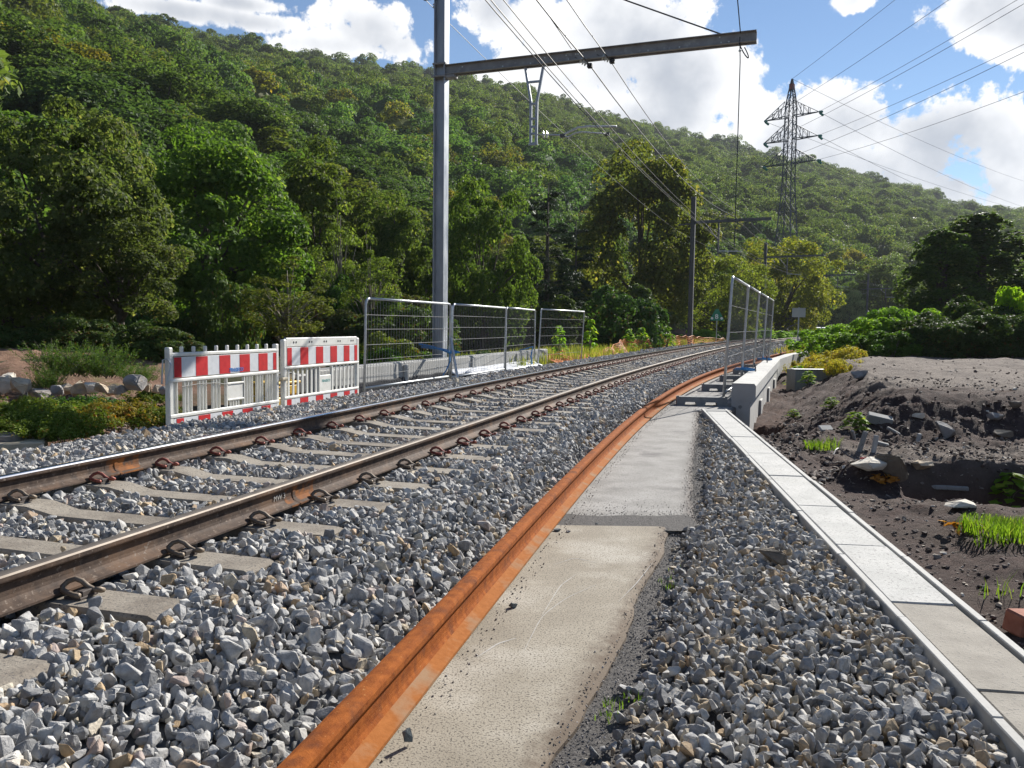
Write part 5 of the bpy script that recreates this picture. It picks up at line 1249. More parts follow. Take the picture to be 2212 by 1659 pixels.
def build_net():
    r = thing('safety_net', 'orange plastic safety net sagging along the grass left of the track', 'safety net', (0, 0, 0))
    # top edge seen in the photo: (x, y, distance, height of the net)
    P = [(1185, 776, 24.0, 0.10), (1215, 774, 26.0, 0.12), (1250, 768, 28.5, 0.10), (1290, 762, 31.0, 0.16), (1320, 750, 33, 0.32), (1343, 735, 35, 0.62), (1352, 733, 36, 0.66), (1385, 735, 38, 0.6), (1425, 733, 41, 0.6), (1452, 726, 43, 0.62), (1485, 726, 45, 0.60), (1520, 729, 50, 0.55), (1570, 732, 56, 0.5)]
    top = []; bot = []
    for k in range(len(P) - 1):
        for i in range(14):
            u = i / 14; q = [P[k][j] + (P[k + 1][j] - P[k][j]) * u for j in range(4)]
            w = ony(q[0], q[1] + 1.2 * math.sin((k * 14 + i) * 0.9), q[2]); top.append(w); bot.append(w + Vector((0.16 * math.sin((k * 14 + i) * 0.5) + (0.25 if k < 5 else 0.05), -0.3 if k < 5 else -0.05, -q[3])))
    for j in range(7):
        u = j / 6; MB().tube([a.lerp(b, u) + Vector((0.04 * math.sin(i * 0.7 + j), 0, 0.02 * math.sin(i * 1.1 + j * 2))) for i, (a, b) in enumerate(zip(top, bot))], 0.016 if j in (0, 6) else 0.011, 4).build('strand', M['orange_net'], r)
    mb = MB()
    for a, b in zip(top, bot): mb.bar(a, b, 0.014, 0.014)
    o = mb.build('cross_strand', M['orange_net'], r); o['kind'] = 'stuff'
    # crumpled end lying on the ballast edge
    mb = MB(); rr = random.Random(3); c = onz(1197, 778, 0.12)
    for k in range(22):
        q = c + Vector((rr.uniform(-0.42, 0.5), rr.uniform(-0.3, 0.5), rr.uniform(-0.03, 0.08))); pts = [q]
        for i in range(5): q = q + Vector((rr.gauss(0, 0.14), rr.gauss(0, 0.14), rr.gauss(0, 0.05))); q.z = max(q.z, c.z - 0.1); pts.append(q)
        mb.tube(pts, 0.014, 4)
    tag(mb.build('net_heap', M['refl_red' if False else 'orange_net']), 'crumpled heap of bright orange netting at the end of the low wall', 'netting')
build_net()

# ------------------------------------------------------------------ vegetation builders
def leaf_quads(c, nrm, ln, wd, r, fold=0.18, along=None):
    """kite-shaped folded leaves: centre, normal, length, width arrays"""
    n = len(c); nrm = nrm / (np.linalg.norm(nrm, axis=1, keepdims=True) + 1e-9)
    a = r.normal(0, 1, (n, 3)) if along is None else along + r.normal(0, 0.25, (n, 3))
    a -= nrm * (a * nrm).sum(1, keepdims=True); a /= np.linalg.norm(a, axis=1, keepdims=True) + 1e-9
    b = np.cross(nrm, a); ln = np.broadcast_to(ln, n)[:, None]; wd = np.broadcast_to(wd, n)[:, None]
    up = nrm * wd * fold
    v = np.stack([c - a * ln * 0.5, c + b * wd * 0.5 - a * ln * 0.08 + up, c + a * ln * 0.5, c - b * wd * 0.5 - a * ln * 0.08 + up], 1).reshape(-1, 3)
    f = np.arange(n * 4).reshape(-1, 4)
    return v, f
def clump_leaves(cs, rad, per, ln, wd, r, squash=0.75, up=0.35, centre=None, hang=0.0, fill=0.72):
    """leaves on the outside of many leaf clumps"""
    cs = np.asarray(cs); rad = np.asarray(rad); k = np.repeat(np.arange(len(cs)), per); n = len(k)
    d = r.normal(0, 1, (n, 3)); d /= np.linalg.norm(d, axis=1, keepdims=True)
    cen = np.mean(cs, 0) if centre is None else np.asarray(centre)
    out = cs[k] - cen; out /= np.linalg.norm(out, axis=1, keepdims=True) + 1e-9
    flip = ((d * out).sum(1) < -0.25) & (r.uniform(0, 1, n) < 0.8); d[flip] *= -1
    low = (d[:, 2] < -0.3) & (r.uniform(0, 1, n) < 0.6); d[low, 2] *= -1
    rr = rad[k] * (fill + (1.08 - fill) * r.uniform(0, 1, n) ** 0.6)
    p = cs[k] + d * rr[:, None] * np.array([1, 1, squash])
    nr = d * 0.7 + r.normal(0, 0.45, (n, 3)) + np.array([0, 0, up])
    sz = r.uniform(0.7, 1.3, n)
    v, f = leaf_quads(p, nr, ln * sz, wd * sz, r)
    if hang: v[:, 2] -= 0
    tone = np.clip(0.5 + 0.22 * r.normal(0, 1, n) + 0.20 * (r.uniform(-1, 1, len(cs))[k]), 0, 1)
    return v, f, tone
def dome_clumps(n, rx, rz, zc, r, lo=-0.35, inner=0.45, lump=0.25):
    d = r.normal(0, 1, (n * 3, 3)); d /= np.linalg.norm(d, axis=1, keepdims=True); d = d[d[:, 2] > lo][:n]
    lob = 1 + lump * np.sin(3 * np.arctan2(d[:, 1], d[:, 0]) + r.uniform(0, 6)) * (0.5 + 0.5 * d[:, 2]) + r.normal(0, 0.09, len(d))
    q = (inner + (0.92 - inner) * r.uniform(0, 1, len(d)) ** 0.45) * lob
    return np.stack([d[:, 0] * rx * q, d[:, 1] * rx * q, zc + d[:, 2] * rz * q], 1)
def limbs(cs, base_h, r, n=9, r0=0.22, top=None, spread=0.4):
    mb = MB(); top = top or base_h * 1.9
    mb.tube([(0, 0, -0.6), (0.03, 0.02, base_h * 0.5), (-0.03, 0.05, base_h), (0.05, 0, (base_h + top) / 2), (0.0, 0.0, top)], [r0 * 1.25, r0 * 0.95, r0 * 0.8, r0 * 0.5, r0 * 0.15], 8)
    idx = r.choice(len(cs), min(n, len(cs)), replace=False)
    for i in idx:
        c = cs[i]; z0 = base_h + r.uniform(-0.1, 0.45) * (top - base_h); z0 = min(z0, c[2] - 0.15)
        p0 = np.array([0, 0, z0]); m1 = p0 * 0.55 + c * 0.45 + np.array([0, 0, spread * r.uniform(-0.2, 0.8)]); m2 = p0 * 0.2 + c * 0.8 + np.array([0, 0, spread * 0.4])
        mb.tube([p0, m1, m2, c], [r0 * 0.42, r0 * 0.28, r0 * 0.16, r0 * 0.05], 5)
    return mb
PROTO = {}
def add_proto(name, v, f, tone, lm, trunk, bark, h, w):
    me = npmesh('crown', v, f, {'rnd': ('FACE', tone)}); me.materials.append(lm)
    tm = trunk.mesh('trunk', smooth=True); tm.materials.append(bark)
    PROTO[name] = (me, tm, h, w)
def make_protos():
    r = np.random.default_rng(101)
    for nm, rx, rz, zc, nc, cr, per, lo, bh in (('broad_a', 3.6, 4.4, 5.4, 95, 0.95, 260, -0.85, 2.2), ('broad_b', 4.2, 4.0, 4.6, 110, 1.0, 240, -0.95, 1.4), ('broad_c', 3.2, 4.8, 5.9, 85, 0.85, 250, -0.7, 2.6)):
        cs = dome_clumps(nc, rx, rz, zc, r, lo); v, f, t = clump_leaves(cs, cr * r.uniform(0.6, 1.25, len(cs)), per, 0.21, 0.15, r, centre=(0, 0, zc - 1))
        add_proto(nm, v, f, t, L['near'], limbs(cs, bh, r, 16, 0.24, zc + 1.5), M['bark'], zc + rz, 2 * rx)
    # open, twiggy young tree
    cs = dome_clumps(60, 2.6, 4.2, 5.2, r, -0.9, 0.35); v, f, t = clump_leaves(cs, 0.75 * r.uniform(0.5, 1.2, len(cs)), 95, 0.20, 0.11, r, fill=0.3)
    add_proto('loose', v, f, t, L['near'], limbs(cs, 1.0, r, 44, 0.16, 8.5, 0.9), M['bark_pale'], 9.4, 5.2)
    # willow like shrub tree with small pale leaves
    cs = dome_clumps(90, 3.6, 3.6, 4.0, r, -0.95, 0.4); v, f, t = clump_leaves(cs, 0.9 * r.uniform(0.6, 1.2, len(cs)), 210, 0.22, 0.11, r, fill=0.5)
    add_proto('willow', v, f, t, L['near'], limbs(cs, 0.9, r, 26, 0.20, 6.0, 0.5), M['bark'], 7.6, 7.2)
    # pine
    cs = []; 
    for z in np.arange(3.0, 10.6, 0.55):
        k = max(3, int(9 * (1 - (z - 3) / 9.5))); rad = 2.1 * (1 - (z - 3) / 8.6) ** 0.8 + 0.25
        for j in range(k): a = r.uniform(0, 2 * math.pi); q = rad * r.uniform(0.45, 1.0); cs.append((q * math.cos(a), q * math.sin(a), z + r.uniform(-0.2, 0.3)))
    cs = np.array(cs); v, f, t = clump_leaves(cs, 0.55 * r.uniform(0.6, 1.2, len(cs)), 150, 0.30, 0.06, r, squash=0.42, up=0.8, fill=0.15)
    mb = MB(); mb.tube([(0, 0, -0.5), (0, 0, 5), (0.05, 0, 8), (0, 0, 11)], [0.2, 0.15, 0.09, 0.02], 8)
    for c in cs[::2]: mb.tube([(0, 0, c[2] - 0.25), c], [0.045, 0.012], 4)
    add_proto('pine', v, f, t, L['pine'], mb, M['bark'], 11.2, 4.4)
    # narrow ivy-clad tree
    cs = np.stack([np.zeros(0)] * 3, 1)
    zz = r.uniform(0.4, 8.2, 120); ph = r.uniform(0, 2 * math.pi, 120); rad = np.interp(zz, [0, 1.5, 5, 7.2, 8.4], [1.5, 1.7, 1.75, 1.1, 0.3]) * r.uniform(0.4, 1.0, 120)
    cs = np.stack([rad * np.cos(ph), rad * np.sin(ph), zz], 1); v, f, t = clump_leaves(cs, 0.5 * r.uniform(0.5, 1.3, 120), 120, 0.20, 0.13, r, squash=1.1, centre=(0, 0, 4))
    add_proto('ivy', v, f, t, L['near'], limbs(cs, 1.2, r, 14, 0.22, 7.5), M['bark'], 8.7, 3.6)
    # rounded understorey shrub
    cs = dome_clumps(50, 1.5, 1.5, 1.1, r, -0.6, 0.4); v, f, t = clump_leaves(cs, 0.5 * r.uniform(0.6, 1.2, len(cs)), 170, 0.17, 0.11, r)
    add_proto('shrub', v, f, t, L['bush'], limbs(cs, 0.3, r, 14, 0.06, 1.8), M['bark'], 2.7, 3.2)
    # upright broom
    ns = 130; b0 = r.normal(0, 0.17, (ns, 3)); b0[:, 2] = 0; ln_ = r.uniform(0.35, 1.12, ns); d0 = np.concatenate([b0[:, :2] * 1.5 + r.normal(0, 0.22, (ns, 2)), np.ones((ns, 1))], 1); d0 /= np.linalg.norm(d0, axis=1, keepdims=True)
    k = np.repeat(np.arange(ns), 46); n = len(k); u = r.uniform(0.12, 1.0, n); p = b0[k] + d0[k] * (ln_[k] * u)[:, None] + r.normal(0, 0.020, (n, 3)) + np.array([0, 0, -0.10]) * (u ** 2)[:, None] * r.uniform(0, 1, ns)[k][:, None]
    v, f = leaf_quads(p, r.normal(0, 1, (n, 3)), 0.075 * r.uniform(0.6, 1.4, n), 0.016, r, 0.1, along=d0[k] + r.normal(0, 0.55, (n, 3))); mb = MB()
    for q in range(0, ns, 4): mb.tube([b0[q], b0[q] + d0[q] * ln_[q] * 0.5, b0[q] + d0[q] * ln_[q]], [0.007, 0.005, 0.002], 4)
    add_proto('broom', v, f, np.clip(0.5 + 0.2 * r.normal(0, 1, n) + 0.25 * r.uniform(-1, 1, ns)[k], 0, 1), L['bush'], mb, M['bark'], 1.1, 1.05)
    # knotweed dome with large leaves
    cs = dome_clumps(46, 1.5, 0.95, 0.55, r, -0.3, 0.5); v, f, t = clump_leaves(cs, 0.34 * r.uniform(0.6, 1.3, len(cs)), 90, 0.15, 0.12, r, up=0.8, squash=0.7)
    mb = MB()
    for c in cs[::2]: mb.tube([(c[0] * 0.6, c[1] * 0.6, -0.1), (c[0] * 0.8, c[1] * 0.8, c[2] * 0.6), c], [0.014, 0.012, 0.006], 4)
    add_proto('weed', v, f, t, L['weed'], mb, M['bark_pale'], 1.55, 3.3)
    # low ground cover
    cs = dome_clumps(70, 1.0, 0.30, 0.10, r, -0.1, 0.2); v, f, t = clump_leaves(cs, 0.17 * r.uniform(0.6, 1.3, len(cs)), 60, 0.075, 0.040, r, up=0.7, squash=0.8, fill=0.3)
    mb = MB()
    for c in cs[::4]: mb.tube([(c[0] * 0.8, c[1] * 0.8, -0.1), c], [0.006, 0.003], 4)
    add_proto('cover', v, f, t, L['bush'], mb, M['bark'], 0.45, 2.2)
    # young leafy seedling with broad leaves in tiers
    n = 90; zz = r.uniform(0.15, 1.0, n); a = r.uniform(0, 2 * math.pi, n); q = (0.42 - 0.30 * zz) * r.uniform(0.5, 1.1, n)
    p = np.stack([np.cos(a) * q, np.sin(a) * q, zz], 1); nr = np.stack([np.cos(a) * 0.5, np.sin(a) * 0.5, np.ones(n)], 1) + r.normal(0, 0.2, (n, 3))
    v, f = leaf_quads(p, nr, 0.20 * r.uniform(0.7, 1.2, n), 0.15, r, 0.2, along=np.stack([np.cos(a), np.sin(a), -0.2 * np.ones(n)], 1)); mb = MB()
    for k in range(7): mb.tube([(0, 0, -0.05), (p[k * 9][0] * 0.3, p[k * 9][1] * 0.3, 0.4), p[k * 9]], [0.010, 0.007, 0.003], 4)
    add_proto('seedling', v, f, r.uniform(0, 1, n), L['weed'], mb, M['bark_pale'], 1.05, 0.8)
make_protos()

def put_plant(proto, name, cat, loc, height, width, rot, color, label, group=None, parts=('trunk', 'crown'), mats=None):
    me, tm, h, w = PROTO[proto]
    t = thing(name, label, cat, loc, rot, group); t.scale = (width / w, width / w, height / h)
    if mats is not None:
        key = (proto, mats)
        if key not in PROTO: me = me.copy(); me.materials.clear(); me.materials.append(L[mats]); PROTO[key] = me
        me = PROTO[key]
    c = link(parts[1], me, None, t); c.color = (*color, 1); link(parts[0], tm, None, t)
    return t
def tree_at(proto, px, ptop, wpx, Y, color, label, rot=None, zb=None, name='tree', cat='tree', group=None, **kw):
    top = ony(px, ptop, Y); zb = float(terrain(np.array([top.x]), np.array([Y]))[0]) if zb is None else zb
    w = wpx / 1790.0 * Y
    if proto == 'shrub': zb = min(zb, top.z - 0.55 * w)
    return put_plant(proto, name, cat, (top.x, Y, zb - 0.05), max(top.z - zb, 0.2), w, random.uniform(0, 6.28) if rot is None else rot, color, label, group, **kw)

def build_trees():
    T = tree_at
    T('broad_b', 130, 235, 430, 21.5, (1.05, 0.98, 0.98), 'large grey-green broadleaf tree filling the left edge behind the boulders')
    T('broad_c', 255, 430, 250, 20.0, (1.10, 1.0, 1.0), 'leafy grey-green tree with foliage to the ground, between left edge tree and maple')
    T('broad_a', 440, 285, 370, 29, (1.05, 1.32, 0.70), 'bright fresh green maple tree left of the barriers')
    T('loose', 620, 560, 190, 23, (1.25, 1.05, 0.75), 'small thin twiggy tree above the barriers')
    T('shrub', 485, 585, 140, 25, (0.95, 1.05, 0.8), 'bushy young tree in the shade left of the twiggy tree', name='young_tree')
    T('broad_c', 690, 335, 210, 40, (1.15, 1.12, 0.75), 'rounded pale green tree above the barriers')
    T('loose', 735, 430, 150, 33, (1.35, 1.35, 0.85), 'slender pale-stemmed tree left of the tall mast')
    T('broad_a', 850, 420, 170, 41, (1.05, 1.1, 0.8), 'green tree directly left of the tall mast')
    T('loose', 800, 500, 120, 30, (1.3, 1.3, 0.8), 'thin light tree above the rounded fence corner')
    T('broad_b', 1045, 400, 210, 40, (1.15, 1.3, 0.8), 'light green spreading tree directly right of the tall mast')
    T('broad_c', 985, 440, 150, 46, (0.95, 1.0, 0.85), 'darker tree close behind the tall mast on its right')
    T('pine', 1185, 385, 150, 46, (1.0, 1.0, 1.0), 'dark narrow pine tree below the registration arm', name='pine_tree')
    T('pine', 1245, 470, 110, 50, (0.8, 0.85, 0.9), 'smaller dark pine right of the narrow pine', name='pine_tree')
    T('broad_a', 1390, 316, 262, 60, (1.30, 1.05, 0.75), 'big olive-brown tree with thick trunk left of the second mast')
    T('broad_c', 1290, 460, 140, 66, (0.9, 1.0, 0.8), 'green tree between the pines and the big olive tree')
    T('willow', 1560, 545, 190, 66, (1.55, 1.35, 0.75), 'olive willow-like tree right of the second mast')
    T('willow', 1692, 506, 215, 88, (2.0, 1.55, 0.75), 'large yellowish green tree behind the tall right fence')
    T('willow', 1610, 590, 150, 84, (1.6, 1.35, 0.75), 'lower yellow-green tree behind the green triangle sign')
    T('broad_b', 1800, 605, 120, 138, (1.1, 1.2, 1.0), 'green bush-like tree beyond the railing')
    T('willow', 1838, 622, 80, 136, (3.0, 2.6, 3.4), 'pale grey shrub beside the farthest mast', name='grey_shrub', cat='shrub')
    T('broad_c', 1915, 565, 150, 140, (1.2, 1.2, 0.9), 'green tree left of the dark ivy-clad trees')
    T('broad_b', 1965, 620, 130, 145, (1.2, 1.2, 0.8), 'bushy green tree behind the knotweed thicket')
    T('ivy', 2045, 492, 175, 42, (0.95, 1.1, 0.9), 'left one of two dark ivy-clad trees on the right', zb=0.25)
    T('ivy', 2130, 458, 235, 44, (0.8, 0.88, 0.88), 'right, taller one of two dark ivy-clad trees', zb=0.25)
    T('shrub', 2060, 650, 190, 41, (0.8, 0.95, 0.7), 'dark green shrub under the left ivy-clad tree', zb=0.25, name='shrub', cat='shrub')
    T('broad_c', 2290, 520, 130, 48, (1.0, 1.1, 0.8), 'tree at the far right edge beside the shed', zb=0.2)
    rr = random.Random(5)
    for k, px in enumerate((-30, 40, 110, 180, 250, 315, 350)):
        T('shrub', px, 690 + rr.uniform(-20, 25), 150, 17.5 + rr.uniform(-1, 1.5), (0.85, 0.9, 0.8), ['grey-green shrub at the left edge under the big tree', 'second shrub from the left edge under the big tree', 'third shrub from the left edge under the big tree', 'fourth shrub from the left edge behind the broom bushes', 'fifth shrub from the left edge behind the broom bushes', 'sixth shrub from the left edge beside the left barrier', 'shrub right behind the left end of the left barrier'][k], name='shrub', cat='shrub', group='shrubs under the left trees')
    # dark understorey along the foot of the wood
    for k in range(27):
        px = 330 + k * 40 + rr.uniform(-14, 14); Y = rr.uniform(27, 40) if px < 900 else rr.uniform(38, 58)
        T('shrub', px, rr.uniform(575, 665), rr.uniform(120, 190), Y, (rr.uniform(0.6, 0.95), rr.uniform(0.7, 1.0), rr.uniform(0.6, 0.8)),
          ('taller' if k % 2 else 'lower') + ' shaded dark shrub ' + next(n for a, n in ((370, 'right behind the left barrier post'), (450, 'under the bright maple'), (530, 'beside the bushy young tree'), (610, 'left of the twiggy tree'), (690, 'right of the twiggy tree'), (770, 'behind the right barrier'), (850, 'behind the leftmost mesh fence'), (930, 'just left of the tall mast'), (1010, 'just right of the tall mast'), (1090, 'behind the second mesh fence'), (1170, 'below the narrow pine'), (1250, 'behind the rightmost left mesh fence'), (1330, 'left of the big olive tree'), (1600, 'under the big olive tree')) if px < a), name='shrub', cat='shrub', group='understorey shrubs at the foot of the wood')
build_trees()

AZ_ZONE = [(-30, 'at the left picture edge'), (-25, 'above the large left edge tree'), (-21, 'above the bright maple'), (-17, 'right of the bright maple'), (-13, 'above the barriers'), (-9, 'above the rounded fence corner'), (-5.5, 'just left of the tall mast'),
           (-2, 'just right of the tall mast'), (2, 'below the long arm'), (5.5, 'above the pine'), (10, 'around the big olive tree'), (14, 'by the second mast'), (17.5, 'left of the pylon'), (20, 'behind the pylon'), (23, 'right of the pylon'), (27, 'above the knotweed thicket'), (31, 'above the ivy-clad trees'), (90, 'at the right picture edge')]
def az_zone(az): return next(n for a, n in AZ_ZONE if az < a)
def slope_band(u): return 'hill foot' if u < 0.06 else ('lowest slope' if u < 0.16 else ('lower slope' if u < 0.3 else ('middle slope' if u < 0.5 else ('upper slope' if u < 0.85 else 'ridge'))))
def build_hill_wood():
    r = np.random.default_rng(55)
    protos = []
    for k in range(7):
        wide = r.uniform(0.92, 1.12); nc = 46; rz = r.uniform(0.80, 1.15); zc = r.uniform(0.95, 1.15)
        cs = dome_clumps(nc, 0.82 * wide, rz, zc, r, -0.45, 0.55, 0.18); v, f, t = clump_leaves(cs, 0.27 * r.uniform(0.6, 1.3, len(cs)), 120, 0.085, 0.06, r, centre=(0, 0, zc - 0.4), fill=0.66)
        bm = bmesh.new(); bmesh.ops.create_icosphere(bm, subdivisions=2, radius=1.0); bm.verts.ensure_lookup_table()  # added inner core in the darkest leaf tone, stops light passing through the crown
        cv = np.array([q.co[:] for q in bm.verts]); cv = cv * np.array([0.62 * wide, 0.62 * wide, rz * 0.66]) * (1 + 0.12 * np.sin(cv[:, :1] * 5 + k) * np.sin(cv[:, 1:2] * 6)) + np.array([0, 0, zc])
        cf = np.array([[w.index for w in q.verts] + [q.verts[-1].index] for q in bm.faces]); bm.free()
        cq = []
        for a_, b_, c_, _ in cf:
            m_ = (cv[a_] + cv[b_] + cv[c_]) / 3; cq.append(m_)
        base = len(v); cc_ = np.array(cq); v = np.concatenate([v, cv, cc_, (cv[cf[:, 0]] + cv[cf[:, 1]]) / 2, (cv[cf[:, 1]] + cv[cf[:, 2]]) / 2, (cv[cf[:, 2]] + cv[cf[:, 0]]) / 2]); nF = len(cf); o1 = base + len(cv); o2 = o1 + nF; o3 = o2 + nF; o4 = o3 + nF; ii = np.arange(nF)
        f = np.concatenate([f, np.stack([base + cf[:, 0], o2 + ii, o1 + ii, o4 + ii], 1), np.stack([base + cf[:, 1], o3 + ii, o1 + ii, o2 + ii], 1), np.stack([base + cf[:, 2], o4 + ii, o1 + ii, o3 + ii], 1)]); t = np.concatenate([t, np.zeros(nF * 3)])
        n0 = len(f); mb = MB(); mb.tube([(0, 0, -0.6), (0, 0, 0.5), (0, 0, zc + 0.3)], [0.06, 0.05, 0.02], 5)
        tv = np.array([p[:] for p in mb.v]); tf = np.array([q if len(q) == 4 else (q[0], q[1], q[2], q[3]) for q in mb.f if len(q) == 4]) + len(v)
        me = npmesh('woodland_tree', np.concatenate([v, tv]), np.concatenate([f, tf]), {'rnd': ('FACE', np.concatenate([t, np.zeros(len(tf))]))})
        me.materials.append(L['hill']); me.materials.append(M['bark']); mi = np.zeros(len(f) + len(tf), np.int32); mi[n0:] = 1; me.polygons.foreach_set('material_index', mi)
        protos.append(me)
    pts = []; rad = 41.0
    while rad < 800:
        sp = 7.0 + rad * 0.0062; na = int(2 * math.radians(44) * rad / sp)
        for j in range(na + 1):
            az = -44 + 88 * (j + r.uniform(-0.35, 0.35)) / max(na, 1); q = rad + r.uniform(-0.4, 0.4) * sp
            rf = np.interp(az, _faz, _ffoot); rg = np.interp(az, _faz, _fridge)
            if q < rf + 1 or q > rg + 25: continue
            x = q * math.sin(math.radians(az)); y = q * math.cos(math.radians(az)); pts.append((x, y, q, az, sp, (q - rf) / (rg - rf)))
        rad += sp * 0.86
    pts = np.array(pts); z = terrain(pts[:, 0], pts[:, 1]); print('hill trees', len(pts))
    tints = [((0.88, 1.05, 0.92), 'mid green'), ((0.66, 0.88, 0.85), 'dark green'), ((1.02, 1.25, 0.82), 'fresh green'), ((1.25, 1.15, 0.75), 'olive'), ((1.7, 1.2, 0.55), 'yellowing'), ((0.75, 0.92, 1.02), 'blue-green')]
    pr = np.array([0.32, 0.22, 0.16, 0.16, 0.05, 0.09])
    # the 300 that show largest: near trees inside the picture first
    inside = (np.abs(pts[:, 3]) < 33); score = pts[:, 4] / pts[:, 2] * np.where(inside, 1, 0.2)
    order = np.argsort(-score); single = set(order[:290].tolist())
    rest = []
    for i, (x, y, q, az, sp, u) in enumerate(pts):
        R_ = sp * r.uniform(0.56, 0.84); hz = R_ * r.uniform(0.85, 1.15)
        hue = 0.18 * float(vnoise(np.array([x]), np.array([y]), 0.018, 77, 3)[0])
        k = r.choice(6, p=pr); c, cn = tints[k]
        if az > 8: c = tuple(w * g for w, g in zip(c, (1.06, 0.98, 0.95)))
        c = (c[0] * (1 + hue), c[1], c[2] * (1 - hue))
        rot = r.uniform(0, 6.28); pi = int(r.integers(0, 7))
        if i in single and q < 105:
            band = slope_band(u); side = az_zone(az)
            put_plant(('broad_a', 'broad_b', 'broad_c')[pi % 3], 'woodland_tree', 'tree', (x, y, z[i] - 1.2), 2.0 * R_ * r.uniform(0.85, 1.1), 2.1 * R_, rot, c, f'{cn} leafy tree on the {band}, {side}', 'nearer trees of the wooded hillside')
        elif i in single:
            o = link('woodland_tree', protos[pi]); o.location = (x, y, z[i] - 0.35 * hz); o.scale = (R_, R_, hz); o.rotation_euler = (r.normal(0, 0.04), r.normal(0, 0.04), rot); o.color = (*c, 1)
            band = slope_band(u); side = az_zone(az)
            tag(o, f'{cn} tree on the wooded {band}, {side}', 'tree', 'trees of the wooded hillside')
        else: rest.append((x, y, z[i] - 0.35 * hz, rot, R_, hz, pi))
    rest = np.array(rest)
    c = bpy.data.collections.new('woodland_shapes')
    for k, me in enumerate(protos): o = bpy.data.objects.new(f'woodland_shape_{k}', me); c.objects.link(o)
    o = scatter('distant_woodland', rest[:, :3], np.ones(len(rest)), c, 7, 'dense green woodland covering the rest of the hillside', 'woodland', seed=9)
    me = o.data; n = len(rest)
    me.attributes['rot'].data.foreach_set('vector', np.stack([0 * rest[:, 3], 0 * rest[:, 3], rest[:, 3]], 1).astype(np.float32).ravel())
    me.attributes['scl'].data.foreach_set('vector', np.stack([rest[:, 4], rest[:, 4], rest[:, 5]], 1).astype(np.float32).ravel())
    o.color = (1.05, 1.04, 0.82, 1)
build_hill_wood()

# ------------------------------------------------------------------ smaller plants
def on_ground(px, py, fn, y0=2.0, y1=60.0):
    Y = np.arange(y0, y1, 0.02); a = ony(px, py, 1.0); x = a.x * Y; z = CAM_Z + (a.z - CAM_Z) * Y
    g = fn(x, Y); k = np.nonzero(z <= g)[0]; k = k[0] if len(k) else len(Y) - 1
    return Vector((x[k], Y[k], g[k]))
def soil_at(px, py): return on_ground(px, py, soil_z, 2.0, 30)
def terr_at(px, py): return on_ground(px, py, terrain, 5.0, 60)
def grass(name, pts, hmin, hmax, wid, seed, label, color=(1, 1, 1), lean=0.35, mats=None):
    r = np.random.default_rng(seed); n = len(pts); p = np.asarray(pts, float); h = r.uniform(hmin, hmax, n)
    a = r.uniform(0, 2 * math.pi, n); ld = np.stack([np.cos(a), np.sin(a), 0 * a], 1) * (lean * h * r.uniform(0.3, 1.0, n))[:, None]
    sd = np.stack([-np.sin(a), np.cos(a), 0 * a], 1) * (wid * 0.5); up = np.stack([0 * a, 0 * a, h], 1)
    v = np.stack([p - sd, p + sd, p + up * 0.55 + ld * 0.3 + sd * 0.8, p + up * 0.55 + ld * 0.3 - sd * 0.8, p + up + ld], 1).reshape(-1, 3)
    b = np.arange(n)[:, None] * 5; f = np.concatenate([b + np.array([[0, 1, 2, 3]]), b + np.array([[3, 2, 4, 4]])])
    f4 = (b + np.array([[0, 1, 2, 3]])); f3 = (b + np.array([[3, 2, 4]]))
    me = bpy.data.meshes.new(name); me.from_pydata(v.tolist(), [], f4.tolist() + f3.tolist())
    at = me.attributes.new('rnd', 'FLOAT', 'FACE'); t = r.uniform(0, 1, n); at.data.foreach_set('value', np.concatenate([t, t]).astype(np.float32))
    o = link(name, me, mats or L['grass']); o.color = (*color, 1); return tag(o, label, 'grass', None, 'stuff')
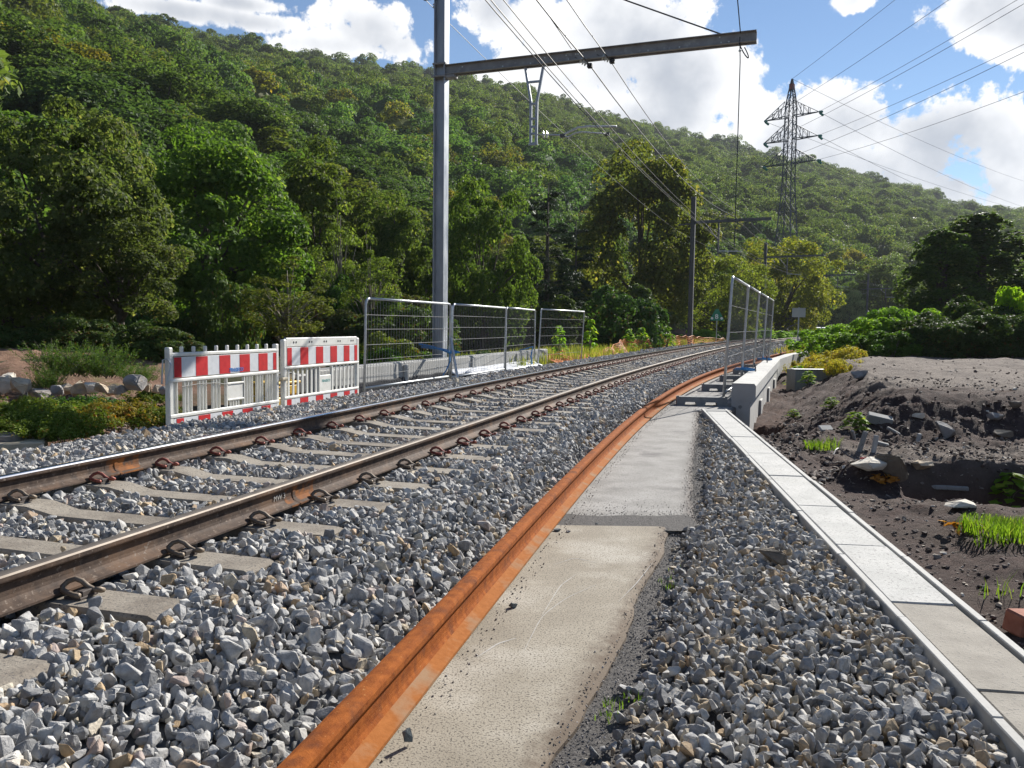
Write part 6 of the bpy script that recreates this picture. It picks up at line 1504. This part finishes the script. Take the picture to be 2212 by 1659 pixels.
def build_small_plants():
    rr = random.Random(9)
    def P(proto, name, cat, loc, h, w, col, label, group=None, **kw):
        return put_plant(proto, name, cat, loc, h, w, rr.uniform(0, 6.28), col, label, group, parts=('stem', 'foliage'), **kw)
    # left: broom bushes, ground cover
    for px, py, h, w, lab in ((135, 812, 0.66, 0.85, 'left upright green broom bush behind the boulders'), (225, 815, 0.62, 0.80, 'middle upright green broom bush behind the boulders'),
                              (300, 825, 0.34, 0.45, 'small green broom bush nearest the left barrier'), (105, 838, 0.40, 0.45, 'small grey-green bush just behind the boulders')):
        q = ony(px, py, 12.6 if h > .5 else 11.9); z = float(terrain(np.array([q.x]), np.array([q.y]))[0])
        P('broom', 'broom_bush', 'bush', (q.x, q.y, q.z), h, w, (1.05, 1.25, 0.85), lab, 'broom bushes on the left')
    covers = [(15, 870, 9.6, 1.3, 'green'), (70, 880, 9.0, 1.2, 'green'), (120, 890, 8.8, 1.1, 'green'), (175, 875, 9.3, 1.2, 'green'), (235, 885, 9.2, 1.1, 'rusty'), (285, 885, 9.5, 1.0, 'rusty'), (40, 900, 8.3, 1.0, 'green'),
              (100, 915, 8.2, 0.9, 'green'), (155, 910, 8.4, 0.9, 'green'), (325, 890, 9.4, 0.8, 'green'), (20, 790, 15.0, 1.8, 'green'), (70, 780, 15.5, 1.6, 'green'), (330, 850, 12.5, 1.0, 'green'), (200, 862, 10.5, 0.9, 'dark'), (-40, 900, 8.6, 1.2, 'green')]
    for k, (px, py, Y, w, c) in enumerate(covers):
        q = ony(px, py, Y); z = float(terrain(np.array([q.x]), np.array([q.y]))[0]); col = {'green': (1.5, 1.4, 0.7), 'rusty': (2.5, 1.35, 0.7), 'dark': (0.8, 1.3, 0.8)}[c]
        spot = ['far left, below the first boulder', 'below the second boulder', 'below the third boulder', 'below the middle boulders', '', '', 'behind the manhole', 'right of the manhole', 'at the ballast edge below the middle boulders', 'at the left barrier post', '', '', 'behind the left barrier', '', 'at the very left picture edge'][k]
        lab = {'green': 'low yellowish green weeds ' + spot, 'rusty': ('left' if px < 260 else 'right') + ' one of two rust-brown withered weed patches near the left barrier', 'dark': 'small dark green weed patch in front of the boulders'}[c] if Y < 14 else ('left' if px < 50 else 'right') + ' patch of low green weeds on the bank behind the boulders'
        P('cover', 'weed_patch', 'weeds', (q.x, q.y, q.z - 0.16), rr.uniform(0.17, 0.27), w, col, lab, 'weed patches on the left')
    # behind the left wall
    for px, Y, h, w, c in ((800, 19.5, 1.0, 1.6, (1.2, 1.7, 0.6)), (850, 20, 1.35, 1.5, (1.7, 1.5, 0.7)), (900, 20.5, 1.0, 1.6, (1.3, 1.6, 0.7)), (1040, 24, 0.8, 1.8, (0.9, 1.1, 0.7))):
        q = ony(px, 760, Y); P('shrub', 'bush', 'bush', (q.x, q.y, -0.35), h, w, c, {800: 'bright green bush behind the wall nearest the barriers', 850: 'taller brownish bush behind the wall left of the mast', 900: 'green bush behind the wall right at the mast', 1040: 'dark bush behind the wall right of the mast'}[px])
    # weeds left of the far ballast
    for px, py, Y, h, w, lab in ((1275, 752, 33, 1.15, 0.8, 'upright leafy seedling right of the leaning fence panel'), (1358, 745, 36, 0.7, 0.8, 'leafy weed left of the orange net'), (1440, 745, 41, 0.95, 1.1, 'leafy green weeds standing in the orange net'),
                                 (1385, 745, 38, 0.8, 0.9, 'small leafy weeds in front of the orange net'), (1208, 760, 28, 0.9, 0.7, 'leafy weed behind the rightmost left fence panel')):
        q = ony(px, py, Y); P('seedling', 'leafy_weed', 'weed', (q.x, q.y, q.z - 0.2), h + 0.2, w, (0.9, 0.95, 0.8), lab)
    # knotweed thickets
    spots = [(1775, 34, 1.3, 2.6), (1815, 33, 1.55, 2.6), (1850, 31, 1.6, 2.6), (1790, 29, 1.15, 2.2), (1840, 28, 1.2, 2.2), (1885, 30, 1.9, 2.6), (1925, 31, 2.3, 2.6), (1965, 30, 1.9, 2.4), (1905, 27, 1.3, 2.2), (1950, 27.5, 1.2, 2.0), (1990, 33, 2.4, 2.6), (1870, 36, 1.8, 3.0), (1940, 37, 2.6, 3.0), (1825, 40, 1.5, 3.0)]
    for k, (px, Y, h, w) in enumerate(spots):
        q = ony(px, 750, Y); dark = px > 1890 and Y < 32  # these clumps have their shade put into a darker leaf tint
        P('weed', 'knotweed', 'plant', (q.x, q.y, 0.12), h * 0.72, w, (0.42, 0.5, 0.6) if dark else (1.0, 1.0, 1.0), 'knotweed clump tinted dark for shade in front of the ivy-clad trees' if dark else 'bright green knotweed clump in the thicket right of the track', 'knotweed thicket on the right')
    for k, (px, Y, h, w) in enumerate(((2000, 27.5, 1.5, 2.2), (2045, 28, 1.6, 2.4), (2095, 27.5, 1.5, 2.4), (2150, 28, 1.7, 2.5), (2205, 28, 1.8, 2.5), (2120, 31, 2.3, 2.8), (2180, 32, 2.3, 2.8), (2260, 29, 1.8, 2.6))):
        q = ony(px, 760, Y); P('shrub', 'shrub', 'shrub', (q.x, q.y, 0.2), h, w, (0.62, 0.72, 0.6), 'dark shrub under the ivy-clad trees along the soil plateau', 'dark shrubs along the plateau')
    for k in range(12):
        px = 1512 + k * 22; Y = 60 + k * 1.6; q = ony(px, 722, Y)
        P('weed', 'knotweed', 'plant', (q.x, q.y, 0.0), rr.uniform(0.75, 1.05), rr.uniform(2.4, 3.2), (1.1, 1.1, 1.0), 'low bright green knotweed clump along the far left side of the track', 'knotweed strip behind the track')
    q = ony(2190, 700, 31); P('weed', 'knotweed', 'plant', (q.x, q.y, 0.2), 2.4, 1.8, (1.2, 1.15, 0.7), 'yellow-green leafy plant at the right edge below the shed')
    # yellowing ivy on the bank
    for k, (px, py, Y, w) in enumerate(((1770, 762, 24.5, 1.5), (1800, 768, 22.8, 1.4), (1760, 752, 26.5, 1.5), (1790, 755, 26, 1.5), (1825, 760, 25, 1.3), (1785, 778, 21.2, 1.0), (1812, 783, 20.2, 0.7), (1755, 772, 23, 1.0))):
        q = ony(px, py, Y); z = float(soil_z(np.array([q.x]), np.array([q.y]))[0]) if Y < 29 else 0.2
        P('cover', 'ivy_patch', 'plant', (q.x, q.y, z - 0.04), 0.34 + 0.08 * (Y > 24), w * 1.3, (1, 1, 1), 'yellowing trailing ivy on the soil bank beyond the parapet', 'yellowing ivy on the bank', mats='yellow')
    # green sprigs in the dug soil
    for px, py, h, w, lab in ((1722, 838, 0.62, 0.75, 'large-leaved green plant hanging below the slotted drain cover'), (1745, 830, 0.35, 0.5, 'smaller leafy plant beside the slotted drain cover'), (1714, 900, 0.16, 0.3, 'tiny plant at the foot of the bank near the parapet'),
                              (1795, 880, 0.20, 0.35, 'small sprig of leaves halfway up the soil bank'), (1848, 928, 0.26, 0.42, 'pale green sprig between broken concrete pieces'), (2180, 1092, 0.34, 0.55, 'broad-leaved yellow-green plant at the right edge of the soil')):
        q = soil_at(px, py); P('seedling', 'leafy_plant', 'plant', (q.x, q.y, q.z - 0.03), h, w, (0.95, 0.9, 0.8), lab)
    def tuft(name, px, py, n, rad, hmin, hmax, lab, fn=soil_at, col=(0.75, 1.0, 0.5), seed=1, wid=0.006, zoff=-0.01):
        c = fn(px, py); r = np.random.default_rng(seed); a = r.uniform(0, 6.28, n); q = rad * np.sqrt(r.uniform(0, 1, n))
        pts = np.stack([c.x + q * np.cos(a), c.y + q * np.sin(a), np.full(n, c.z + zoff)], 1)
        o = grass(name, pts, hmin, hmax, wid, seed, None, col, 0.8); del o['kind']; tag(o, lab, 'grass tuft')
    tuft('grass_tuft', 1772, 968, 200, 0.20, 0.05, 0.17, 'fresh green grass tuft beside the trough near the parapet', seed=2, wid=0.008)
    tuft('grass_tuft', 2180, 1150, 420, 0.28, 0.05, 0.15, 'thick green grass tuft at the right edge of the soil', seed=3, wid=0.008)
    tuft('grass_tuft', 2140, 1180, 22, 0.10, 0.05, 0.16, 'thin grass sprout left of the thick tuft', seed=4)
    tuft('grass_tuft', 2160, 1290, 16, 0.09, 0.04, 0.14, 'small grass sprout in the stony soil right of the trough', seed=5)
    sl = lambda px, py: onz(px, py, -0.03)
    for k, (px, py) in enumerate(((1460, 1240), (1445, 1275), (1440, 1262), (1395, 1530), (1325, 1530), (1310, 1560), (1372, 1515))):
        tuft('weed_tuft', px, py, 16, 0.045, 0.012, 0.04, ['tiny green weed at the slab corner', 'tiny weed second from the slab corner', 'tiny weed third from the slab corner', 'sparse sprout in the stone strip near the bottom edge', 'sprout at the worn slab edge near the bottom', 'lowest sprout at the worn slab edge', 'faint sprout above the bottom ones'][k], sl, (0.5, 0.7, 0.4), 20 + k, 0.004, 0.01)
    # dry grass strip left of the far ballast
    r = np.random.default_rng(31); n = 9000; s = r.uniform(21, 62, n); t = -3.0 - r.uniform(0, 1, n) ** 1.3 * (2.6 + 0.02 * s)
    pts = np.array([TR(a, b, 0) for a, b in zip(s, t)]); pts[:, 2] = np.interp(t, [-6, -3.6, -3.0], [0.02, 0.05, 0.08])
    grass('grass', pts, 0.10, 0.42, 0.028, 32, 'yellow-green dry grass along the left edge of the far ballast', (1.1, 1.0, 0.9))
    n = 2200; s = r.uniform(38, 70, n); t = 2.5 + r.uniform(0, 1, n) * 2.2; pts = np.array([TR(a, b, 0.05) for a, b in zip(s, t)])
    grass('grass', pts, 0.08, 0.30, 0.028, 33, 'dry tan grass right of the far track below the grey sign', (1.2, 0.9, 0.9))
    # verge under that grass
    v = []; ss = np.arange(19, 64, 1.5)
    for a in ss: v += [TR(a, -2.9, 0.03), TR(a, -6.5, -0.05), TR(a, -9, -0.7)]
    me = npmesh('verge', np.array(v), np.array([(3 * i + k, 3 * i + k + 1, 3 * i + k + 4, 3 * i + k + 3) for i in range(len(ss) - 1) for k in (0, 1)]), smooth=True)
    tag(link('verge', me, mat('grassy verge', (0.09, 0.085, 0.03), (0.16, 0.14, 0.06), 3, 0.95)), kind='structure')
build_small_plants()

# ------------------------------------------------------------------ loose rocks and debris
def rock_mesh(seed, ax, m, n=16, flat=False):
    r = random.Random(seed); bm = bmesh.new()
    for q in range(n):
        p = Vector((r.gauss(0, 1), r.gauss(0, 1), r.gauss(0, 1))).normalized(); p = Vector([math.copysign(abs(w) ** 0.7, w) for w in p]) * r.uniform(0.8, 1.0)
        bm.verts.new((p.x * ax[0] / 2, p.y * ax[1] / 2, p.z * ax[2] / 2))
    bmesh.ops.convex_hull(bm, input=bm.verts[:]); bmesh.ops.delete(bm, geom=[v for v in bm.verts if not v.link_faces], context='VERTS')
    bmesh.ops.dissolve_limit(bm, angle_limit=math.radians(10), verts=bm.verts[:], edges=bm.edges[:])
    bmesh.ops.bevel(bm, geom=bm.edges[:], offset=min(ax) * 0.05, segments=2, affect='EDGES', clamp_overlap=True)
    bmesh.ops.triangulate(bm, faces=bm.faces[:])
    bmesh.ops.subdivide_edges(bm, edges=[e for e in bm.edges if e.calc_length() > max(ax) * 0.18], cuts=1)
    for v in bm.verts: v.co += v.normal * r.gauss(0, min(ax) * 0.018)
    bmesh.ops.recalc_face_normals(bm, faces=bm.faces)
    me = bpy.data.meshes.new('rock'); bm.to_mesh(me); bm.free(); me.materials.append(m); return me
def build_rocks():
    rr = random.Random(12)
    ordn = ['first', 'second', 'third', 'fourth', 'fifth', 'sixth', 'seventh', 'eighth', 'ninth', 'tenth', 'eleventh', 'twelfth', 'thirteenth', 'fourteenth', 'fifteenth', 'sixteenth']
    row = [(10, 825, 0.62, .42), (42, 830, 0.55, .36), (78, 845, 0.40, .30), (95, 852, 0.66, .34), (125, 838, 0.30, .25), (148, 836, 0.34, .24), (168, 834, 0.36, .33), (195, 833, 0.42, .26), (222, 833, 0.32, .24), (243, 838, 0.40, .22), (262, 838, 0.30, .20), (292, 822, 0.56, .36), (318, 832, 0.30, .20), (340, 836, 0.28, .20), (356, 838, 0.26, .18)]
    for k, (px, py, w, h) in enumerate(row):
        q = ony(px, py, 11.4 + rr.uniform(-0.3, 0.4)); m = M['rock_tan'] if k in (1, 3, 5, 6, 8, 9, 12, 13) else (M['rock_white'] if k in (0, 2, 7) else M['rock_grey'])
        w *= 0.72; h *= 0.72; o = link('boulder', rock_mesh(100 + k, (w, w * 0.8, h), m)); o.location = (q.x, q.y, q.z - 0.03); o.rotation_euler = (rr.gauss(0, 0.25), rr.gauss(0, 0.25), rr.uniform(0, 6))
        tag(o, f'{ordn[k]} boulder from the left in the row of sandstone blocks', 'boulder', 'row of boulders on the left')
    r = np.random.default_rng(41); n = 900                                            # small rubble round the boulders
    px = r.uniform(-40, 400, n); py = r.uniform(815, 872, n); pts = []
    for a, b in zip(px, py): q = ony(a, b, 11.6 + r.uniform(-1.2, 1.2)); pts.append((q.x, q.y, float(terrain(np.array([q.x]), np.array([q.y]))[0]) + 0.02))
    RB = stone_protos('bank_shapes', 8, 23, M['rubble'], 0.5, 0.03)
    scatter('bank_rubble', np.array(pts), r.uniform(0.03, 0.16, n), RB, 8, 'reddish brown rubble on the ground around the boulders', 'rubble', seed=44, tone=r.uniform(0.3, 0.85, n))
    # stones on the path
    for px, py, ax, m, lab, rot in ((880, 1612, (0.036, 0.022, 0.066), 'rock_blue', 'pointed grey stone standing upright on the near slab', (0.1, -0.15, 0.4)), (1109, 1312, (0.05, 0.03, 0.028), 'rock_blue', 'small black stone lying on the near slab', (0, 0.2, 0.5)),
                                    (1203, 1147, (0.06, 0.04, 0.02), 'rock_blue', 'dark flat stone against the rusty rail', (0, 0, 0.3)), (1227, 1150, (0.04, 0.025, 0.015), 'rock_grey', 'little pale stone near the end of the near slab', (0, 0, 0)), (1289, 1133, (0.03, 0.02, 0.012), 'rock_blue', 'tiny dark chip at the far end of the near slab', (0, 0, 0))):
        q = onz(px, py, 0.0); o = link('loose_stone', rock_mesh(int(px), ax, M[m], 12)); o.location = (q.x, q.y, ax[2] * 0.42); o.rotation_euler = rot; tag(o, lab, 'stone')
    q = onz(1668, 1240, -0.03); o = link('rock', rock_mesh(71, (0.20, 0.11, 0.085), M['rock_brown'], 16)); o.location = (q.x, q.y, 0.055); o.rotation_euler = (0.1, 0.1, -0.5); tag(o, 'large brown rock lying on the stone strip beside the trough', 'rock')
    q = onz(2178, 1625, -0.03); o = link('rock', rock_mesh(72, (0.13, 0.09, 0.07), M['rock_tan'], 14)); o.location = (q.x, q.y, -0.01); o.rotation_euler = (0, 0.1, 0.4); tag(o, 'tan rock at the bottom right corner next to the trough', 'rock')
    # things lying in the dug soil
    def rock(px, py, ax, m, lab, rot=(0, 0, 0), dz=0.25, name='rock', cat='rock'):
        q = soil_at(px, py); o = link(name, rock_mesh(int(px * 3 + py), ax, M[m], 14)); o.location = (q.x, q.y, q.z + ax[2] * dz); o.rotation_euler = rot; tag(o, lab, cat)
    rock(1876, 1016, (0.30, 0.26, 0.11), 'rock_white', 'pale limestone block at the near edge of the pit', (0.1, 0, 0.3)); rock(1990, 1033, (0.26, 0.22, 0.16), 'rock_tan', 'tan stone block right of the dark earth lump')
    rock(2073, 1098, (0.24, 0.16, 0.06), 'rock_white', 'flat pale stone beside the green plant on the right'); rock(2040, 940, (0.36, 0.30, 0.20), 'rock_grey', 'big grey stone in the middle of the soil bank', (0.2, 0.4, 0))
    rock(1765, 757, (0.42, 0.3, 0.30), 'rock_grey', 'dark pointed stone at the top of the bank by the yellowing ivy', (0, 0.5, 0.2)); rock(1858, 815, (0.5, 0.36, 0.2), 'rock_grey', 'grey stone at the edge of the plateau')
    rock(2150, 905, (0.22, 0.2, 0.12), 'rock_grey', 'small grey stone on the right of the bank'); rock(1985, 905, (0.18, 0.12, 0.09), 'rock_white', 'small whitish stone on the bank above the concrete pieces'); rock(2190, 880, (0.26, 0.2, 0.13), 'rock_brown', 'brown stone near the right edge of the bank')
    rock(2165, 945, (0.3, 0.2, 0.12), 'rock_brown', 'brown stone above the ledge on the right'); rock(1920, 1028, (0.34, 0.3, 0.30), 'rock_brown', 'dark crumbly lump of earth on the edge of the pit', (0.2, 0.3, 0.6), 0.15, 'earth_lump', 'earth')
    def slab(px, py, sz, rot, lab, m='concrete_grey', name='concrete_piece', lift=0.3):
        q = soil_at(px, py); sz = tuple(v * (0.72 if 'concrete' in name else 1) for v in sz); o = MB().box(-sz[0] / 2, sz[0] / 2, -sz[1] / 2, sz[1] / 2, -sz[2] / 2, sz[2] / 2).build(name, M[m], None, bevel=0.008); o.location = (q.x, q.y, q.z + lift * max(sz[2], 0.04)); o.rotation_euler = rot; tag(o, lab, 'concrete piece' if 'concrete' in name else 'debris')
    slab(1784, 928, (0.26, 0.16, 0.05), (0.5, 0.0, 0.2), 'flat pale concrete piece lying left of the upright pieces', 'concrete_new'); slab(1862, 975, (0.07, 0.06, 0.34), (0.1, 0.25, 0.3), 'left upright broken concrete piece in the pit', 'concrete_grey', lift=0.4); slab(1889, 978, (0.07, 0.05, 0.28), (0.0, 0.15, 0.1), 'right upright broken concrete piece in the pit', 'concrete_new', lift=0.4)
    slab(1843, 950, (0.05, 0.05, 0.22), (0.3, -0.5, 0.2), 'thin leaning concrete strip left of the upright pieces', lift=0.3); slab(1900, 915, (0.42, 0.2, 0.16), (0.25, 0.2, -0.3), 'dark tilted concrete block above the upright pieces', 'concrete_grey'); slab(1930, 935, (0.24, 0.06, 0.05), (0.2, 0.5, -0.4), 'short concrete strip right of the dark block')
    slab(1984, 955, (0.07, 0.05, 0.15), (0.2, 0.1, 0.2), 'small whitish upright piece on the bank', 'concrete_new', lift=0.4); slab(1905, 962, (0.2, 0.08, 0.06), (0.1, 0.2, -0.6), 'low grey piece behind the right upright piece'); slab(2037, 1070, (0.62, 0.05, 0.06), (0, 0, -0.25), 'long grey concrete edging strip at the lip of the pit', lift=0.1)
    slab(1925, 1005, (0.22, 0.12, 0.012), (0.15, 0.1, 0.2), 'torn white plastic sheet beside the dark earth lump', 'paper', 'plastic_sheet', 0.9); slab(1870, 1000, (0.10, 0.016, 0.012), (0, 0, 0.1), 'short red stick above the pale limestone block', 'refl_red', 'stick', 0.8); slab(2224, 1362, (0.18, 0.10, 0.09), (0.1, 0.1, 0.3), 'red brick at the lower right edge beside the trough', 'brick_red', 'brick_piece')
    # fallen leaves
    for px, py, lab in ((1912, 1048, 'orange fallen leaves on the near edge of the pit'), (2090, 1150, 'orange fallen leaves left of the green grass tuft'), (1905, 1040, 'few brown leaves beside the dark earth lump')):
        q = soil_at(px, py); r2 = np.random.default_rng(int(px)); n = 26; c = np.stack([q.x + r2.normal(0, 0.06, n), q.y + r2.normal(0, 0.05, n), q.z + r2.uniform(0.005, 0.05, n)], 1)
        v, f = leaf_quads(c, r2.normal(0, 0.4, (n, 3)) + np.array([0, 0, 1]), 0.06, 0.035, r2); o = link('fallen_leaves', npmesh('fallen_leaves', v, f, {'rnd': ('FACE', r2.uniform(0, 1, n))}), L['orange']); tag(o, lab, 'leaves', None, 'stuff')
    # plastic hoop of pipe by the grass
    q = soil_at(1800, 990); tag(MB().tube([q + Vector((0.05 * k, 0.16 * math.sin(k * 0.5), 0.02 + 0.05 * math.sin(k * 0.9))) for k in range(9)], 0.008, 5).build('pipe', M['steel_dark']), 'thin bent grey pipe lying beside the grass tuft', 'pipe')
build_rocks()

# smooth sampling
S.cycles.use_denoising = True
S.cycles.max_bounces = 5; S.cycles.diffuse_bounces = 3; S.cycles.glossy_bounces = 2; S.cycles.transmission_bounces = 3; S.cycles.transparent_max_bounces = 4
S.cycles.caustics_reflective = False; S.cycles.caustics_refractive = False

def build_haze():
    bm = bmesh.new(); bmesh.ops.create_cube(bm, size=1.0)
    me = bpy.data.meshes.new('haze'); bm.to_mesh(me); bm.free()
    zs = [v.co.z for v in bpy.data.objects['ground'].data.vertices]; z0 = min(zs) - 1.0; z1 = max(max(zs) + 22.0, 40.0)
    o = link('haze', me); o.scale = (2900, 2900, z1 - z0); o.location = (0, 0, (z0 + z1) / 2); print('haze', z0, z1)
    m = bpy.data.materials.new('haze'); m.use_nodes = True; T = NT(m.node_tree); out = T.n('ShaderNodeOutputMaterial'); v = T.n('ShaderNodeVolumePrincipled')
    v.inputs['Color'].default_value = (0.86, 0.91, 1.0, 1); v.inputs['Density'].default_value = 0.00014; v.inputs['Anisotropy'].default_value = 0.2
    T.l(v.outputs[0], out.inputs['Volume']); me.materials.append(m); tag(o, kind='stuff')
build_haze()
